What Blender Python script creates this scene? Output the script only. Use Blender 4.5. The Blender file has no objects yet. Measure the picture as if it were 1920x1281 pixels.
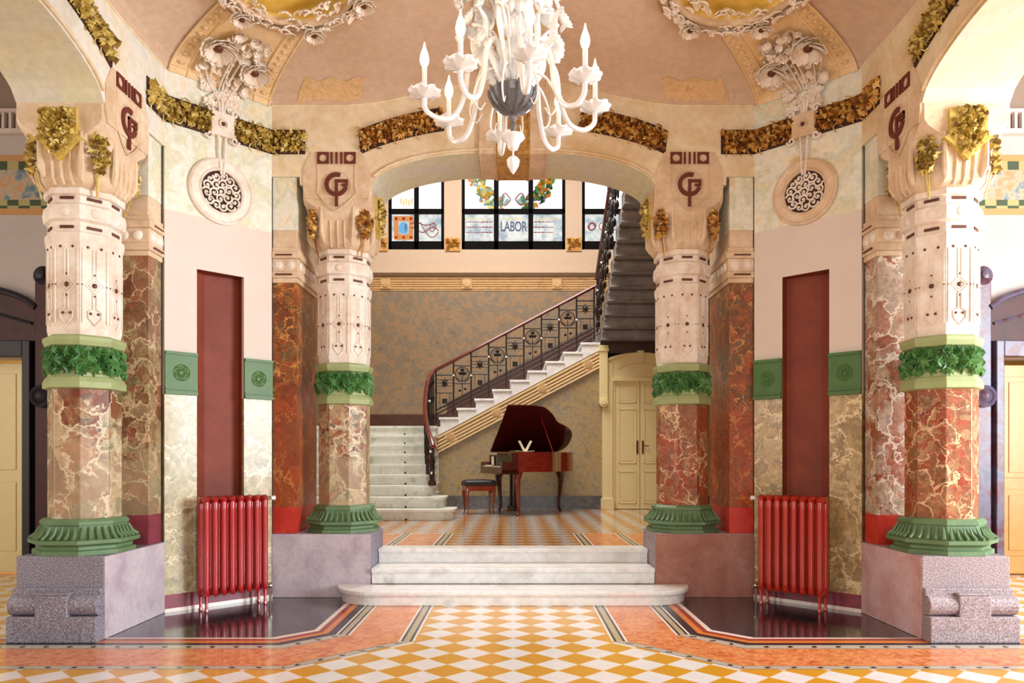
import bpy, math, random
from mathutils import Matrix, Vector
random.seed(7)
PI = math.pi
S = bpy.context.scene
COL = S.collection

# ------------------------------------------------------------------ camera, world, lights
cam_d = bpy.data.cameras.new('camera'); cam = bpy.data.objects.new('camera', cam_d); COL.objects.link(cam)
cam.location = (0, 0, 1.5); cam.rotation_euler = (PI/2, 0, 0)
cam_d.sensor_width = 36.0; cam_d.lens = 1400/1920*36.0
cam_d.shift_x = -2/1920; cam_d.shift_y = 219.5/1920
cam_d.clip_start = 0.05; cam_d.clip_end = 100
S.camera = cam
S.view_settings.view_transform = 'Standard'; S.view_settings.look = 'None'
S.view_settings.gamma = 1; S.view_settings.use_curve_mapping = False
S.view_settings.exposure = 0.0
W = bpy.data.worlds.new('sky'); S.world = W; W.use_nodes = True
W.node_tree.nodes['Background'].inputs[0].default_value = (0.80, 0.88, 1.0, 1)
W.node_tree.nodes['Background'].inputs[1].default_value = 1.0

def area(name, loc, direction, sx, sy, power, col):
    d = bpy.data.lights.new(name, 'AREA'); d.shape = 'RECTANGLE'; d.size = sx; d.size_y = sy
    d.energy = power; d.color = col
    o = bpy.data.objects.new(name, d); COL.objects.link(o); o.location = loc
    o.rotation_euler = Vector(direction).to_track_quat('-Z', 'Y').to_euler()
    return o
area('daylight_left', (-9.30, 4.0, 3.2), (1, 0, -0.05), 3.6, 4.4, 240, (1.0, 0.86, 0.68))
area('daylight_right', (9.30, 3.4, 3.2), (-1, 0.1, -0.05), 3.6, 4.4, 1500, (0.92, 0.97, 1.0))
area('daylight_entrance', (0.0, -3.3, 3.1), (0, 1, 0.03), 4.6, 4.4, 260, (1.0, 0.96, 0.88))
area('stair_fill_light', (-0.5, 12.2, 9.3), (0, 0.08, -1), 5.0, 5.0, 900, (1.0, 0.96, 0.90))  # added fill under the closed ceiling, brightens the stair hall; no roof opening here

# ------------------------------------------------------------------ geometry constants
CY, AP, HC = 4.66, 3.39, 2.60           # hall centre Y, apothem, half side up to the chamfer
C8 = AP + HC; DA = C8/math.sqrt(2); DH = (AP-HC)/math.sqrt(2)
ZP = 0.69                                # plinth top
def side_m(k): return Matrix.Translation((0, CY, 0)) @ Matrix.Rotation(k*PI/2, 4, 'Z') @ Matrix.Translation((0, AP, 0))
def diag_m(a): return Matrix.Translation((0, CY, 0)) @ Matrix.Rotation(a*PI/4, 4, 'Z') @ Matrix.Translation((0, DA, 0))

# ------------------------------------------------------------------ materials
def lin(c):
    r = []
    for v in c:
        v /= 255.0
        r.append(v/12.92 if v <= 0.04045 else ((v+0.055)/1.055)**2.4)
    return (*r, 1.0)
class NT:
    def __init__(s, name):
        s.m = bpy.data.materials.new(name); s.m.use_nodes = True
        s.t = s.m.node_tree; s.b = s.t.nodes['Principled BSDF']; s.co = None
    def n(s, typ, **kw):
        nd = s.t.nodes.new(typ)
        for k, v in kw.items(): setattr(nd, k, v)
        return nd
    def l(s, a, b): s.t.links.new(a, b)
    def coord(s, which='Object'):
        nd = s.n('ShaderNodeTexCoord'); return nd.outputs[which]
    def geo(s): return s.n('ShaderNodeNewGeometry').outputs['Position']
    def noise(s, vec, scale, detail=4, rough=0.6, dist=0.0):
        nd = s.n('ShaderNodeTexNoise'); nd.inputs['Scale'].default_value = scale
        nd.inputs['Detail'].default_value = detail; nd.inputs['Roughness'].default_value = rough
        nd.inputs['Distortion'].default_value = dist; s.l(vec, nd.inputs['Vector']); return nd
    def vor(s, vec, scale, feature='F1'):
        nd = s.n('ShaderNodeTexVoronoi', feature=feature); nd.inputs['Scale'].default_value = scale
        s.l(vec, nd.inputs['Vector']); return nd
    def ramp(s, fac, stops, interp='LINEAR'):
        nd = s.n('ShaderNodeValToRGB'); nd.color_ramp.interpolation = interp
        e = nd.color_ramp.elements
        while len(e) > 1: e.remove(e[-1])
        e[0].position = stops[0][0]; e[0].color = stops[0][1]
        for p, c in stops[1:]:
            x = e.new(p); x.color = c
        s.l(fac, nd.inputs[0]); return nd.outputs[0]
    def mix(s, fac, a, b, mode='MIX'):
        nd = s.n('ShaderNodeMix', data_type='RGBA', blend_type=mode)
        for sock, v in ((nd.inputs[0], fac), (nd.inputs[6], a), (nd.inputs[7], b)):
            if isinstance(v, (int, float)): sock.default_value = v
            elif isinstance(v, tuple): sock.default_value = v
            else: s.l(v, sock)
        return nd.outputs[2]
    def math(s, op, a, b=None, c=None):
        nd = s.n('ShaderNodeMath', operation=op)
        for i, v in enumerate((a, b, c)):
            if v is None: continue
            if isinstance(v, (int, float)): nd.inputs[i].default_value = v
            else: s.l(v, nd.inputs[i])
        return nd.outputs[0]
    def sep(s, vec):
        nd = s.n('ShaderNodeSeparateXYZ'); s.l(vec, nd.inputs[0]); return nd.outputs
    def vadd(s, vec, col, k):
        a = s.n('ShaderNodeVectorMath', operation='SCALE'); s.l(col, a.inputs[0]); a.inputs['Scale'].default_value = k
        b = s.n('ShaderNodeVectorMath', operation='ADD'); s.l(vec, b.inputs[0]); s.l(a.outputs[0], b.inputs[1]); return b.outputs[0]
    def out(s, color, rough=0.6, bump=None, bs=0.3, bd=0.01, spec=0.5, coat=0.0, metal=0.0):
        if isinstance(color, tuple): s.b.inputs['Base Color'].default_value = color
        else: s.l(color, s.b.inputs['Base Color'])
        s.b.inputs['Roughness'].default_value = rough
        s.b.inputs['Specular IOR Level'].default_value = spec
        s.b.inputs['Coat Weight'].default_value = coat
        s.b.inputs['Coat Roughness'].default_value = 0.08
        s.b.inputs['Metallic'].default_value = metal
        if bump is not None:
            nd = s.n('ShaderNodeBump'); nd.inputs['Strength'].default_value = bs; nd.inputs['Distance'].default_value = bd
            s.l(bump, nd.inputs['Height']); s.l(nd.outputs[0], s.b.inputs['Normal'])
        return s.m
def plain(name, c, rough=0.5, var=0.08, scale=9, bs=0.15, **kw):
    t = NT(name); v = t.geo(); nz = t.noise(v, scale, 5)
    c = lin(c); d = tuple(x*(1-var) for x in c[:3]) + (1,); e = tuple(min(1, x*(1+var)) for x in c[:3]) + (1,)
    col = t.ramp(nz.outputs['Fac'], [(0.3, d), (0.7, e)])
    return t.out(col, rough, nz.outputs['Fac'], bs, 0.004, **kw)
def mottled(name, cols, scale=2.0, rough=0.75, bs=0.2, fine=14):
    t = NT(name); v = t.geo()
    a = t.noise(v, scale, 6, 0.62, 0.4); b = t.noise(v, fine, 5, 0.6)
    n = len(cols)
    col = t.ramp(a.outputs['Fac'], [(0.30+0.42*i/(n-1), lin(c)) for i, c in enumerate(cols)])
    f = t.ramp(b.outputs['Fac'], [(0.25, (0.86, 0.86, 0.86, 1)), (0.7, (1.05, 1.05, 1.05, 1))])
    return t.out(t.mix(1.0, col, f, 'MULTIPLY'), rough, b.outputs['Fac'], bs, 0.006)
def breccia(name, cols, vein, scale=5.0, rough=0.32, veinw=0.05, fleck=0.35, zsplit=None, splitcol=None, streak=1.0):
    """brecciated marble: angular coloured clasts, pale veins between them"""
    t = NT(name); v0 = t.geo()
    mp = t.n('ShaderNodeMapping'); mp.inputs['Scale'].default_value = (1, 1, 1/streak); mp.inputs['Rotation'].default_value = (0.5, 0.35, 0.2)
    t.l(v0, mp.inputs[0]); v0m = mp.outputs[0]
    warp = t.noise(v0m, 2.6, 5, 0.62); v = t.vadd(v0m, warp.outputs['Color'], 0.55)
    w2 = t.noise(v0m, 11, 3, 0.6); v = t.vadd(v, w2.outputs['Color'], 0.09)
    big = t.vor(v, scale*.75); bd = t.vor(v, scale*.75, 'DISTANCE_TO_EDGE'); sm = t.vor(v, scale*2.6, 'DISTANCE_TO_EDGE'); smc = t.vor(v, scale*2.6)
    n = len(cols); st_ = [(i/n, lin(c)) for i, c in enumerate(cols)]
    c1 = t.ramp(t.sep(big.outputs['Color'])[0], st_, 'CONSTANT'); c2 = t.ramp(t.sep(smc.outputs['Color'])[1], st_, 'CONSTANT')
    region = t.noise(v0m, 1.9, 4, 0.6, 0.8)
    msk = t.ramp(region.outputs['Fac'], [(0.44, (0, 0, 0, 1)), (0.54, (1, 1, 1, 1))])
    col = t.mix(msk, c1, c2)
    cloud = t.noise(v0m, 1.6, 6, 0.65, 0.8)
    alt = t.ramp(cloud.outputs['Fac'], [(0.34, lin(cols[0])), (0.5, lin(cols[len(cols)//2])), (0.64, lin(cols[-1]))])
    col = t.mix(0.28, col, alt)
    grain = t.noise(v0m, 17, 6, 0.75, 0.5)
    g = t.ramp(grain.outputs['Fac'], [(0.30, (0.45, 0.45, 0.43, 1)), (0.5, (0.82, 0.81, 0.79, 1)), (0.68, (1.15, 1.14, 1.12, 1))])
    col = t.mix(1.0, col, g, 'MULTIPLY')
    wv = t.ramp(t.noise(v0m, 3.7, 3).outputs['Fac'], [(0.36, (0.02, 0.02, 0.02, 1)), (0.62, (1, 1, 1, 1))])
    d1 = t.math('DIVIDE', bd.outputs['Distance'], t.math('MULTIPLY', wv, veinw*1.25))
    v1 = t.ramp(d1, [(0.45, (1, 1, 1, 1)), (1.0, (0, 0, 0, 1))])
    d2 = t.math('DIVIDE', sm.outputs['Distance'], t.math('MULTIPLY', wv, veinw*1.1))
    v2 = t.mix(1.0, t.ramp(d2, [(0.3, (1, 1, 1, 1)), (0.9, (0, 0, 0, 1))]), msk, 'MULTIPLY')
    vv = t.math('MAXIMUM', v1, t.math('MULTIPLY', v2, min(1.0, fleck*2)))
    vv = t.math('MULTIPLY', vv, 0.8)
    col = t.mix(vv, col, lin(vein))
    if zsplit:
        z = t.sep(v0)[2]; f = t.ramp(t.math('ADD', t.math('SUBTRACT', z, zsplit), t.math('MULTIPLY', t.math('SUBTRACT', region.outputs['Fac'], 0.5), 1.6)), [(0.0, (1, 1, 1, 1)), (0.12, (0, 0, 0, 1))])
        tint = t.mix(0.35, col, lin(splitcol)); col = t.mix(f, col, tint)
    return t.out(col, rough, grain.outputs['Fac'], 0.05, 0.003, coat=0.15)

M = {}
M['plaster'] = plain('pale_plaster', (220, 206, 196), 0.8, 0.03, 3)
M['plaster_warm'] = mottled('warm_plaster', [(216, 186, 140), (228, 204, 166), (236, 220, 190), (226, 198, 136)], 1.6)
M['plaster_cool'] = mottled('lime_washed_plaster', [(222, 205, 168), (235, 226, 208), (232, 230, 222), (216, 214, 190)], 2.2)
M['frieze_paint'] = mottled('faded_painted_plaster', [(222, 190, 140), (238, 228, 204), (232, 232, 220), (216, 214, 188), (236, 226, 196), (224, 196, 150)], 3.0, 0.8, 0.25, 22)
M['soffit'] = mottled('greenish_soffit_paint', [(214, 206, 200), (214, 210, 186), (216, 210, 176), (222, 212, 200)], 1.5)
M['stucco'] = mottled('cast_stone', [(204, 174, 140), (222, 194, 162), (234, 214, 188)], 4.0, 0.7, 0.25, 20)
M['stucco_white'] = mottled('whitewashed_cast_stone', [(222, 200, 182), (238, 224, 210), (246, 238, 230)], 4.0, 0.65, 0.25, 20)
M['vault'] = mottled('pink_vault_plaster', [(204, 172, 144), (214, 184, 158), (218, 192, 170)], 0.9, 0.85, 0.08)
M['rib'] = mottled('peach_vault_paint', [(230, 190, 130), (238, 206, 160), (240, 214, 178)], 3.0)
M['remnant'] = mottled('exposed_painted_remnant', [(214, 160, 104), (228, 190, 146), (214, 176, 120), (232, 200, 166)], 9.0, 0.8, 0.4, 30)
M['brown_paint'] = plain('brown_painted_relief', (104, 38, 24), 0.6, 0.15)
M['brown_dot'] = plain('dark_boss_brown', (92, 44, 22), 0.4, 0.1)
M['dark_hole'] = plain('dark_recess', (44, 24, 20), 0.8, 0.1)
M['green'] = plain('green_paint', (66, 106, 44), 0.45, 0.12)
M['green_pale'] = plain('pale_green_paint', (158, 170, 118), 0.5, 0.08)
M['green_base'] = plain('grey_green_paint', (100, 130, 92), 0.4, 0.15)
M['red_niche'] = mottled('oxide_red_plaster', [(112, 42, 24), (126, 50, 28), (138, 58, 32)], 2.0, 0.6, 0.08)
M['red_band'] = mottled('red_marbled_band', [(176, 40, 26), (206, 56, 40), (190, 70, 70)], 5.0, 0.4, 0.1)
M['purple_base'] = mottled('dark_rose_band', [(112, 40, 56), (140, 56, 72), (100, 44, 50)], 5.0, 0.4, 0.1)
M['grille_dark'] = plain('grille_shadow', (70, 44, 34), 0.9, 0.1)
def granite(name, c1, c2, c3):
    t = NT(name); v = t.geo(); a = t.noise(v, 95, 3, 0.8); b = t.noise(v, 2.5, 4)
    col = t.ramp(a.outputs['Fac'], [(0.36, lin(c1)), (0.5, lin(c2)), (0.62, lin(c3))])
    m = t.ramp(b.outputs['Fac'], [(0.3, (0.85, 0.85, 0.88, 1)), (0.7, (1.05, 1.03, 1.03, 1))])
    return t.out(t.mix(1.0, col, m, 'MULTIPLY'), 0.55, a.outputs['Fac'], 0.25, 0.003)
M['granite_l'] = granite('grey_plinth_granite', (80, 80, 90), (132, 129, 142), (180, 176, 188))
M['granite_r'] = granite('rosy_plinth_granite', (106, 92, 94), (156, 138, 140), (194, 184, 190))
CM = [(132, 56, 34), (180, 86, 54), (190, 144, 96), (120, 112, 80), (208, 176, 134), (146, 78, 46), (218, 204, 172)]
M['col_l'] = breccia('column_marble_ochre', CM, (230, 214, 184), 4.6, zsplit=1.62, splitcol=(204, 190, 154))
M['col_r'] = breccia('column_marble_red', [(158, 62, 34), (166, 92, 52), (150, 104, 66), (176, 76, 44), (188, 150, 108), (142, 104, 72)], (232, 200, 156), 5.0)
M['pil'] = breccia('pilaster_marble_rust', [(120, 56, 22), (158, 78, 30), (140, 90, 44), (186, 84, 38), (112, 84, 52)], (216, 150, 80), 5.4, veinw=0.04, zsplit=2.12, splitcol=(176, 60, 28))
M['pil_near'] = breccia('pilaster_marble_olive', [(122, 66, 42), (150, 98, 66), (132, 116, 84), (160, 84, 58), (176, 150, 110)], (214, 190, 146), 5.4, zsplit=1.6, splitcol=(190, 176, 140))
M['pil_near_r'] = breccia('pilaster_marble_blush', [(150, 80, 56), (196, 176, 150), (186, 140, 116), (206, 194, 178), (174, 100, 76)], (236, 222, 206), 4.4)
M['wall_marble'] = breccia('wall_marble_beige', [(186, 164, 116), (200, 184, 142), (168, 160, 120), (206, 192, 158), (160, 140, 98)], (226, 214, 182), 3.6, veinw=0.035, fleck=0.4)
M['wall_marble_r'] = breccia('wall_marble_gold', [(182, 150, 92), (202, 172, 118), (166, 140, 92), (208, 184, 138), (156, 122, 74)], (230, 208, 160), 3.6, veinw=0.035, fleck=0.4)
M['stair_marble'] = mottled('stair_wall_marbling', [(92, 86, 78), (130, 108, 84), (116, 106, 92), (152, 116, 76), (122, 110, 94), (166, 112, 66)], 6.5, 0.4, 0.05, 24)
M['stair_marble2'] = mottled('under_stair_marbling', [(128, 124, 104), (158, 138, 98), (176, 150, 100), (140, 134, 118), (186, 140, 86)], 7.0, 0.4, 0.05, 26)
M['dark_marble'] = mottled('dark_skirting_marble', [(60, 60, 66), (88, 84, 84), (120, 112, 110)], 9.0, 0.3, 0.05)
M['skirting_brown'] = plain('brown_skirting', (72, 40, 30), 0.35, 0.2)
M['white_marble'] = mottled('white_marble', [(216, 216, 212), (234, 234, 232), (242, 242, 242), (204, 202, 196)], 2.8, 0.28, 0.05, 16)
M['white_marble_stair'] = mottled('greenish_white_marble', [(196, 202, 184), (224, 228, 218), (234, 236, 230), (184, 186, 166)], 3.2, 0.3, 0.05, 16)
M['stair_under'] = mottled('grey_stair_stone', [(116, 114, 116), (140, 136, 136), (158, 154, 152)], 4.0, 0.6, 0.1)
M['string_paint'] = mottled('ochre_moulding_paint', [(186, 144, 92), (200, 162, 112), (176, 134, 82)], 4.0, 0.6, 0.05)
M['cream_wood'] = plain('cream_painted_wood', (236, 220, 164), 0.4, 0.03)
M['cornice'] = plain('cornice_plaster', (190, 166, 142), 0.7, 0.04)
M['dark_wood'] = mottled('dark_red_wood', [(38, 8, 10), (70, 14, 14), (44, 12, 16)], 3.0, 0.55, 0.05)
M['black_wood'] = plain('ebonised_wood', (30, 26, 36), 0.5, 0.2)
M['blue_wood'] = mottled('worn_violet_wood', [(62, 58, 84), (92, 86, 112), (90, 36, 44), (112, 106, 128)], 4.0, 0.35, 0.05)
M['orange_wood'] = plain('honey_wood', (196, 140, 72), 0.35, 0.08)
M['iron'] = plain('black_iron', (34, 24, 22), 0.4, 0.1, metal=0.4)
M['rail_wood'] = plain('mahogany_rail', (96, 26, 18), 0.22, 0.15, coat=0.4)
M['glass_knob'] = plain('white_glass_knob', (240, 240, 240), 0.1, 0.02)
M['rad_l'] = plain('crimson_radiator_paint', (172, 36, 38), 0.25, 0.04, coat=0.5)
M['rad_r'] = plain('scarlet_radiator_paint', (184, 44, 30), 0.25, 0.04, coat=0.5)
M['chrome'] = plain('nickel_valve', (190, 180, 170), 0.2, 0.05, metal=0.9)
M['valve_white'] = plain('white_valve_knob', (230, 228, 224), 0.35, 0.02)
M['ivory'] = plain('ivory_keys', (236, 226, 198), 0.3, 0.03)
M['black_key'] = plain('black_lacquer', (18, 14, 14), 0.2, 0.1)
M['frame_black'] = plain('black_window_frame', (12, 8, 8), 0.8, 0.1, spec=0.1)
M['string_light'] = plain('pale_ochre_line', (234, 208, 158), 0.6, 0.04)
M['face_lilac'] = mottled('lilac_washed_plinth', [(172, 156, 168), (200, 186, 196), (212, 202, 208)], 3.0, 0.6, 0.15, 30)
M['face_rose'] = mottled('rose_brown_plinth', [(150, 94, 80), (170, 116, 102), (182, 140, 128)], 3.0, 0.6, 0.15, 30)
M['face_pink'] = mottled('pink_washed_plinth', [(196, 146, 142), (212, 172, 172), (222, 196, 200)], 3.0, 0.6, 0.15, 30)
M['paper'] = plain('paper', (238, 230, 206), 0.7, 0.04)
M['leather'] = plain('black_leather', (28, 26, 30), 0.4, 0.2, 20)
M['brass'] = plain('brass', (180, 140, 70), 0.3, 0.1, metal=0.9)
def wood(name, a, b, rough=0.16):
    t = NT(name); c = t.coord('Object'); mp = t.n('ShaderNodeMapping'); mp.inputs['Scale'].default_value = (0.8, 7, 7); t.l(c, mp.inputs[0])
    n = t.noise(mp.outputs[0], 3.0, 6, 0.6, 0.8)
    return t.out(t.ramp(n.outputs['Fac'], [(0.3, lin(a)), (0.7, lin(b))]), rough, coat=0.6)
M['mahogany'] = wood('polished_mahogany', (92, 18, 12), (146, 38, 22))
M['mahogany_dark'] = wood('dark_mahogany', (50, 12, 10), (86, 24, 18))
M['mahogany_leg'] = wood('stool_mahogany', (110, 40, 18), (156, 62, 28))
def foliage_mat(name, stops, rough=0.4, metal=0.0):
    t = NT(name); g = t.n('ShaderNodeNewGeometry')
    nz = t.noise(g.outputs['Position'], 30, 3)
    f = t.math('MULTIPLY_ADD', nz.outputs['Fac'], 0.5, t.math('MULTIPLY', g.outputs['Random Per Island'], 0.55))
    return t.out(t.ramp(f, [(p, lin(c)) for p, c in stops]), rough, nz.outputs['Fac'], 0.3, 0.004, metal=metal)
M['gold_l'] = foliage_mat('gilded_olive_leaves', [(0.2, (84, 56, 16)), (0.40, (156, 124, 50)), (0.58, (206, 176, 84)), (0.8, (240, 222, 150))], 0.35, 0.0)
M['gold_w'] = foliage_mat('gilded_rust_leaves', [(0.2, (92, 44, 14)), (0.40, (150, 92, 34)), (0.58, (204, 144, 62)), (0.8, (236, 202, 120))], 0.35, 0.0)
M['frieze_back'] = plain('dark_red_frieze_ground', (58, 26, 14), 0.7, 0.2)
M['green_leaf'] = foliage_mat('green_leaves', [(0.2, (40, 84, 40)), (0.5, (66, 120, 58)), (0.85, (104, 152, 88))])
M['white_leaf'] = foliage_mat('white_stucco_leaves', [(0.2, (222, 196, 168)), (0.5, (238, 222, 204)), (0.85, (246, 238, 230))], 0.6)
t = NT('gold_relief_panel'); v = t.geo(); nz = t.noise(v, 16, 6, 0.7, 1.2)
M['gold_panel'] = t.out(t.ramp(nz.outputs['Fac'], [(0.3, lin((150, 96, 34))), (0.5, lin((206, 152, 72))), (0.7, lin((230, 190, 112)))]), 0.5, nz.outputs['Fac'], 0.9, 0.03)
t = NT('yellow_medallion_field'); v = t.geo(); nz = t.noise(v, 3, 4)
M['yellow_field'] = t.out(t.ramp(nz.outputs['Fac'], [(0.35, lin((214, 172, 60))), (0.6, lin((236, 206, 110)))]), 0.7)
# floor: diamond checker from rotated world coordinates
def checker(name, white, yellow, rough):
    t = NT(name); v = t.geo(); x, y, z = t.sep(v)
    w = 0.319
    xs = t.math('SUBTRACT', x, w/2); ys = t.math('SUBTRACT', y, 5.275)
    p = t.math('DIVIDE', t.math('ADD', xs, ys), w); q = t.math('DIVIDE', t.math('SUBTRACT', xs, ys), w)
    rp = t.math('ROUND', p); rq = t.math('ROUND', q)
    par = t.math('ABSOLUTE', t.math('MODULO', t.math('ADD', rp, rq), 2.0))
    par = t.math('GREATER_THAN', par, 0.5)
    ep = t.math('ABSOLUTE', t.math('SUBTRACT', p, rp)); eq = t.math('ABSOLUTE', t.math('SUBTRACT', q, rq))
    e = t.math('GREATER_THAN', t.math('MAXIMUM', ep, eq), 0.485)
    g = t.noise(v, 90, 2); yl = t.ramp(g.outputs['Fac'], [(0.35, tuple(c*0.82 for c in lin(yellow)[:3])+(1,)), (0.6, lin(yellow))])
    wt = t.ramp(t.noise(v, 7, 4).outputs['Fac'], [(0.3, tuple(c*0.9 for c in lin(white)[:3])+(1,)), (0.7, lin(white))])
    c = t.mix(par, yl, wt); c = t.mix(e, c, lin((226, 190, 120)))
    return t.out(c, rough, coat=0.25)
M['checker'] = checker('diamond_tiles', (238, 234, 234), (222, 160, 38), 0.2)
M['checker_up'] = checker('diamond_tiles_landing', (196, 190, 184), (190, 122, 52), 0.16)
t = NT('black_tiles'); v = t.geo(); br = t.n('ShaderNodeTexBrick'); br.offset = 0; br.inputs['Scale'].default_value = 1.0
mp = t.n('ShaderNodeMapping'); mp.inputs['Rotation'].default_value = (0, 0, PI/4); t.l(v, mp.inputs[0]); t.l(mp.outputs[0], br.inputs['Vector'])
br.inputs['Brick Width'].default_value = 0.32; br.inputs['Row Height'].default_value = 0.32; br.inputs['Mortar Size'].default_value = 0.004
br.inputs['Color1'].default_value = lin((36, 35, 40)); br.inputs['Color2'].default_value = lin((42, 40, 44)); br.inputs['Mortar'].default_value = lin((70, 66, 70))
M['black_tile'] = t.out(br.outputs['Color'], 0.12, coat=0.4)
t = NT('orange_mosaic'); v = t.geo(); vo = t.vor(v, 30); nz = t.noise(v, 9, 5, 0.7, 1.5)
c = t.ramp(nz.outputs['Fac'], [(0.35, lin((184, 74, 30))), (0.47, lin((216, 122, 62))), (0.6, lin((230, 160, 98))), (0.7, lin((196, 90, 40)))])
M['orange'] = t.out(t.mix(0.25, c, t.ramp(t.sep(vo.outputs['Color'])[0], [(0, lin((180, 60, 20))), (1, lin((250, 190, 130)))])), 0.22, coat=0.25)
for nm, c in (('line_black', (34, 32, 36)), ('line_orange', (216, 122, 50)), ('line_red', (150, 58, 40)), ('line_white', (232, 214, 204)), ('line_grey', (150, 140, 128))):
    M[nm] = plain(nm.replace('line', 'mosaic_line'), c, 0.2, 0.08, 40, 0.02)
t = NT('chain_mosaic'); uv = t.coord('UV'); u, vv, _ = t.sep(uv)
fr = t.math('FRACT', t.math('MULTIPLY', u, 1/0.19))
cx = t.math('ABSOLUTE', t.math('SUBTRACT', fr, 0.5)); cyy = t.math('ABSOLUTE', t.math('SUBTRACT', vv, 0.5))
dm = t.math('LESS_THAN', t.math('ADD', t.math('MULTIPLY', cx, 3.2), t.math('MULTIPLY', cyy, 1.7)), 0.5)
edge = t.math('GREATER_THAN', cyy, 0.42)
c = t.mix(dm, lin((186, 176, 158)), lin((34, 32, 36))); c = t.mix(edge, c, lin((92, 80, 74)))
M['chain'] = t.out(c, 0.22, coat=0.2)
t = NT('double_line_mosaic'); uv = t.coord('UV'); u, vv, _ = t.sep(uv)
c = t.ramp(vv, [(0, lin((236, 230, 222))), (0.14, lin((34, 32, 36))), (0.32, lin((206, 188, 150))), (0.68, lin((34, 32, 36))), (0.86, lin((236, 230, 222)))], 'CONSTANT')
d = t.noise(t.geo(), 120, 1); mid = t.math('MULTIPLY', t.math('LESS_THAN', t.math('ABSOLUTE', t.math('SUBTRACT', vv, 0.5)), 0.17), t.math('GREATER_THAN', d.outputs['Fac'], 0.55))
M['dline'] = t.out(t.mix(mid, c, lin((70, 60, 50))), 0.22, coat=0.2)
def emit(name, c, s, dark=None):
    t = NT(name); t.b.inputs['Base Color'].default_value = (.03, .03, .03, 1); t.b.inputs['Roughness'].default_value = .6
    if dark:
        nz = t.noise(t.geo(), 5, 4, 0.6); col = t.ramp(nz.outputs['Fac'], [(0.35, lin(dark)), (0.6, lin(c))]); t.l(col, t.b.inputs['Emission Color'])
    else: t.b.inputs['Emission Color'].default_value = lin(c)
    t.b.inputs['Emission Strength'].default_value = s; return t.m
M['pane_top'] = emit('bright_window_glass', (250, 252, 255), 1.6)
M['pane_low'] = emit('frosted_window_glass', (236, 238, 230), 0.95, (150, 170, 184))
for nm, c, s in (('g_blue', (18, 48, 112), 0.8), ('g_sky', (70, 170, 220), 1.0), ('g_orange', (226, 130, 30), 0.9), ('g_red', (150, 40, 34), 0.9),
                 ('g_green', (80, 140, 60), 1.0), ('g_dark', (40, 60, 50), 0.8), ('g_teal', (110, 170, 170), 1.0), ('g_yellow', (240, 200, 90), 1.0)):
    M[nm] = emit('stained_' + {'g_blue': 'blue', 'g_sky': 'sky_blue', 'g_orange': 'orange', 'g_red': 'red', 'g_green': 'green', 'g_dark': 'dark_green', 'g_teal': 'teal', 'g_yellow': 'yellow'}[nm], c, s)
M['flame'] = emit('lit_flame_bulb', (255, 214, 146), 18.0)
t = NT('white_murano_glass'); t.b.inputs['Base Color'].default_value = (0.93, 0.92, 0.92, 1); t.b.inputs['Roughness'].default_value = 0.12
t.b.inputs['Subsurface Weight'].default_value = 0.0; t.b.inputs['Transmission Weight'].default_value = 0.08; t.b.inputs['Coat Weight'].default_value = 0.6
M['murano'] = t.m
t = NT('clear_crystal'); t.b.inputs['Base Color'].default_value = (0.30, 0.29, 0.31, 1); t.b.inputs['Roughness'].default_value = 0.08; t.b.inputs['Transmission Weight'].default_value = 0.6
M['crystal'] = t.m
# tiled frieze of the side bays
t = NT('painted_bay_frieze'); v = t.geo(); x, y, z = t.sep(v)
br = t.n('ShaderNodeTexChecker'); br.inputs['Scale'].default_value = 7; t.l(v, br.inputs[0])
nz = t.noise(v, 7, 3); c0 = t.ramp(nz.outputs['Fac'], [(0.35, lin((96, 130, 150))), (0.5, lin((190, 176, 150))), (0.62, lin((206, 150, 110)))])
zz = t.math('ABSOLUTE', t.math('SUBTRACT', z, 4.98))
b1 = t.math('GREATER_THAN', zz, 0.19)
c1 = t.mix(br.outputs['Fac'], lin((70, 84, 60)), lin((176, 168, 112)))
b2 = t.math('GREATER_THAN', zz, 0.30)
c = t.mix(b1, c0, c1); c = t.mix(b2, c, lin((200, 150, 96)))
M['bay_frieze'] = t.out(c, 0.7)
M['bay_plaster'] = plain('bay_grey_plaster', (196, 186, 182), 0.8, 0.04, 3)
M['bay_brown'] = plain('bay_taupe_plaster', (160, 140, 124), 0.8, 0.05, 3)

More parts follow.
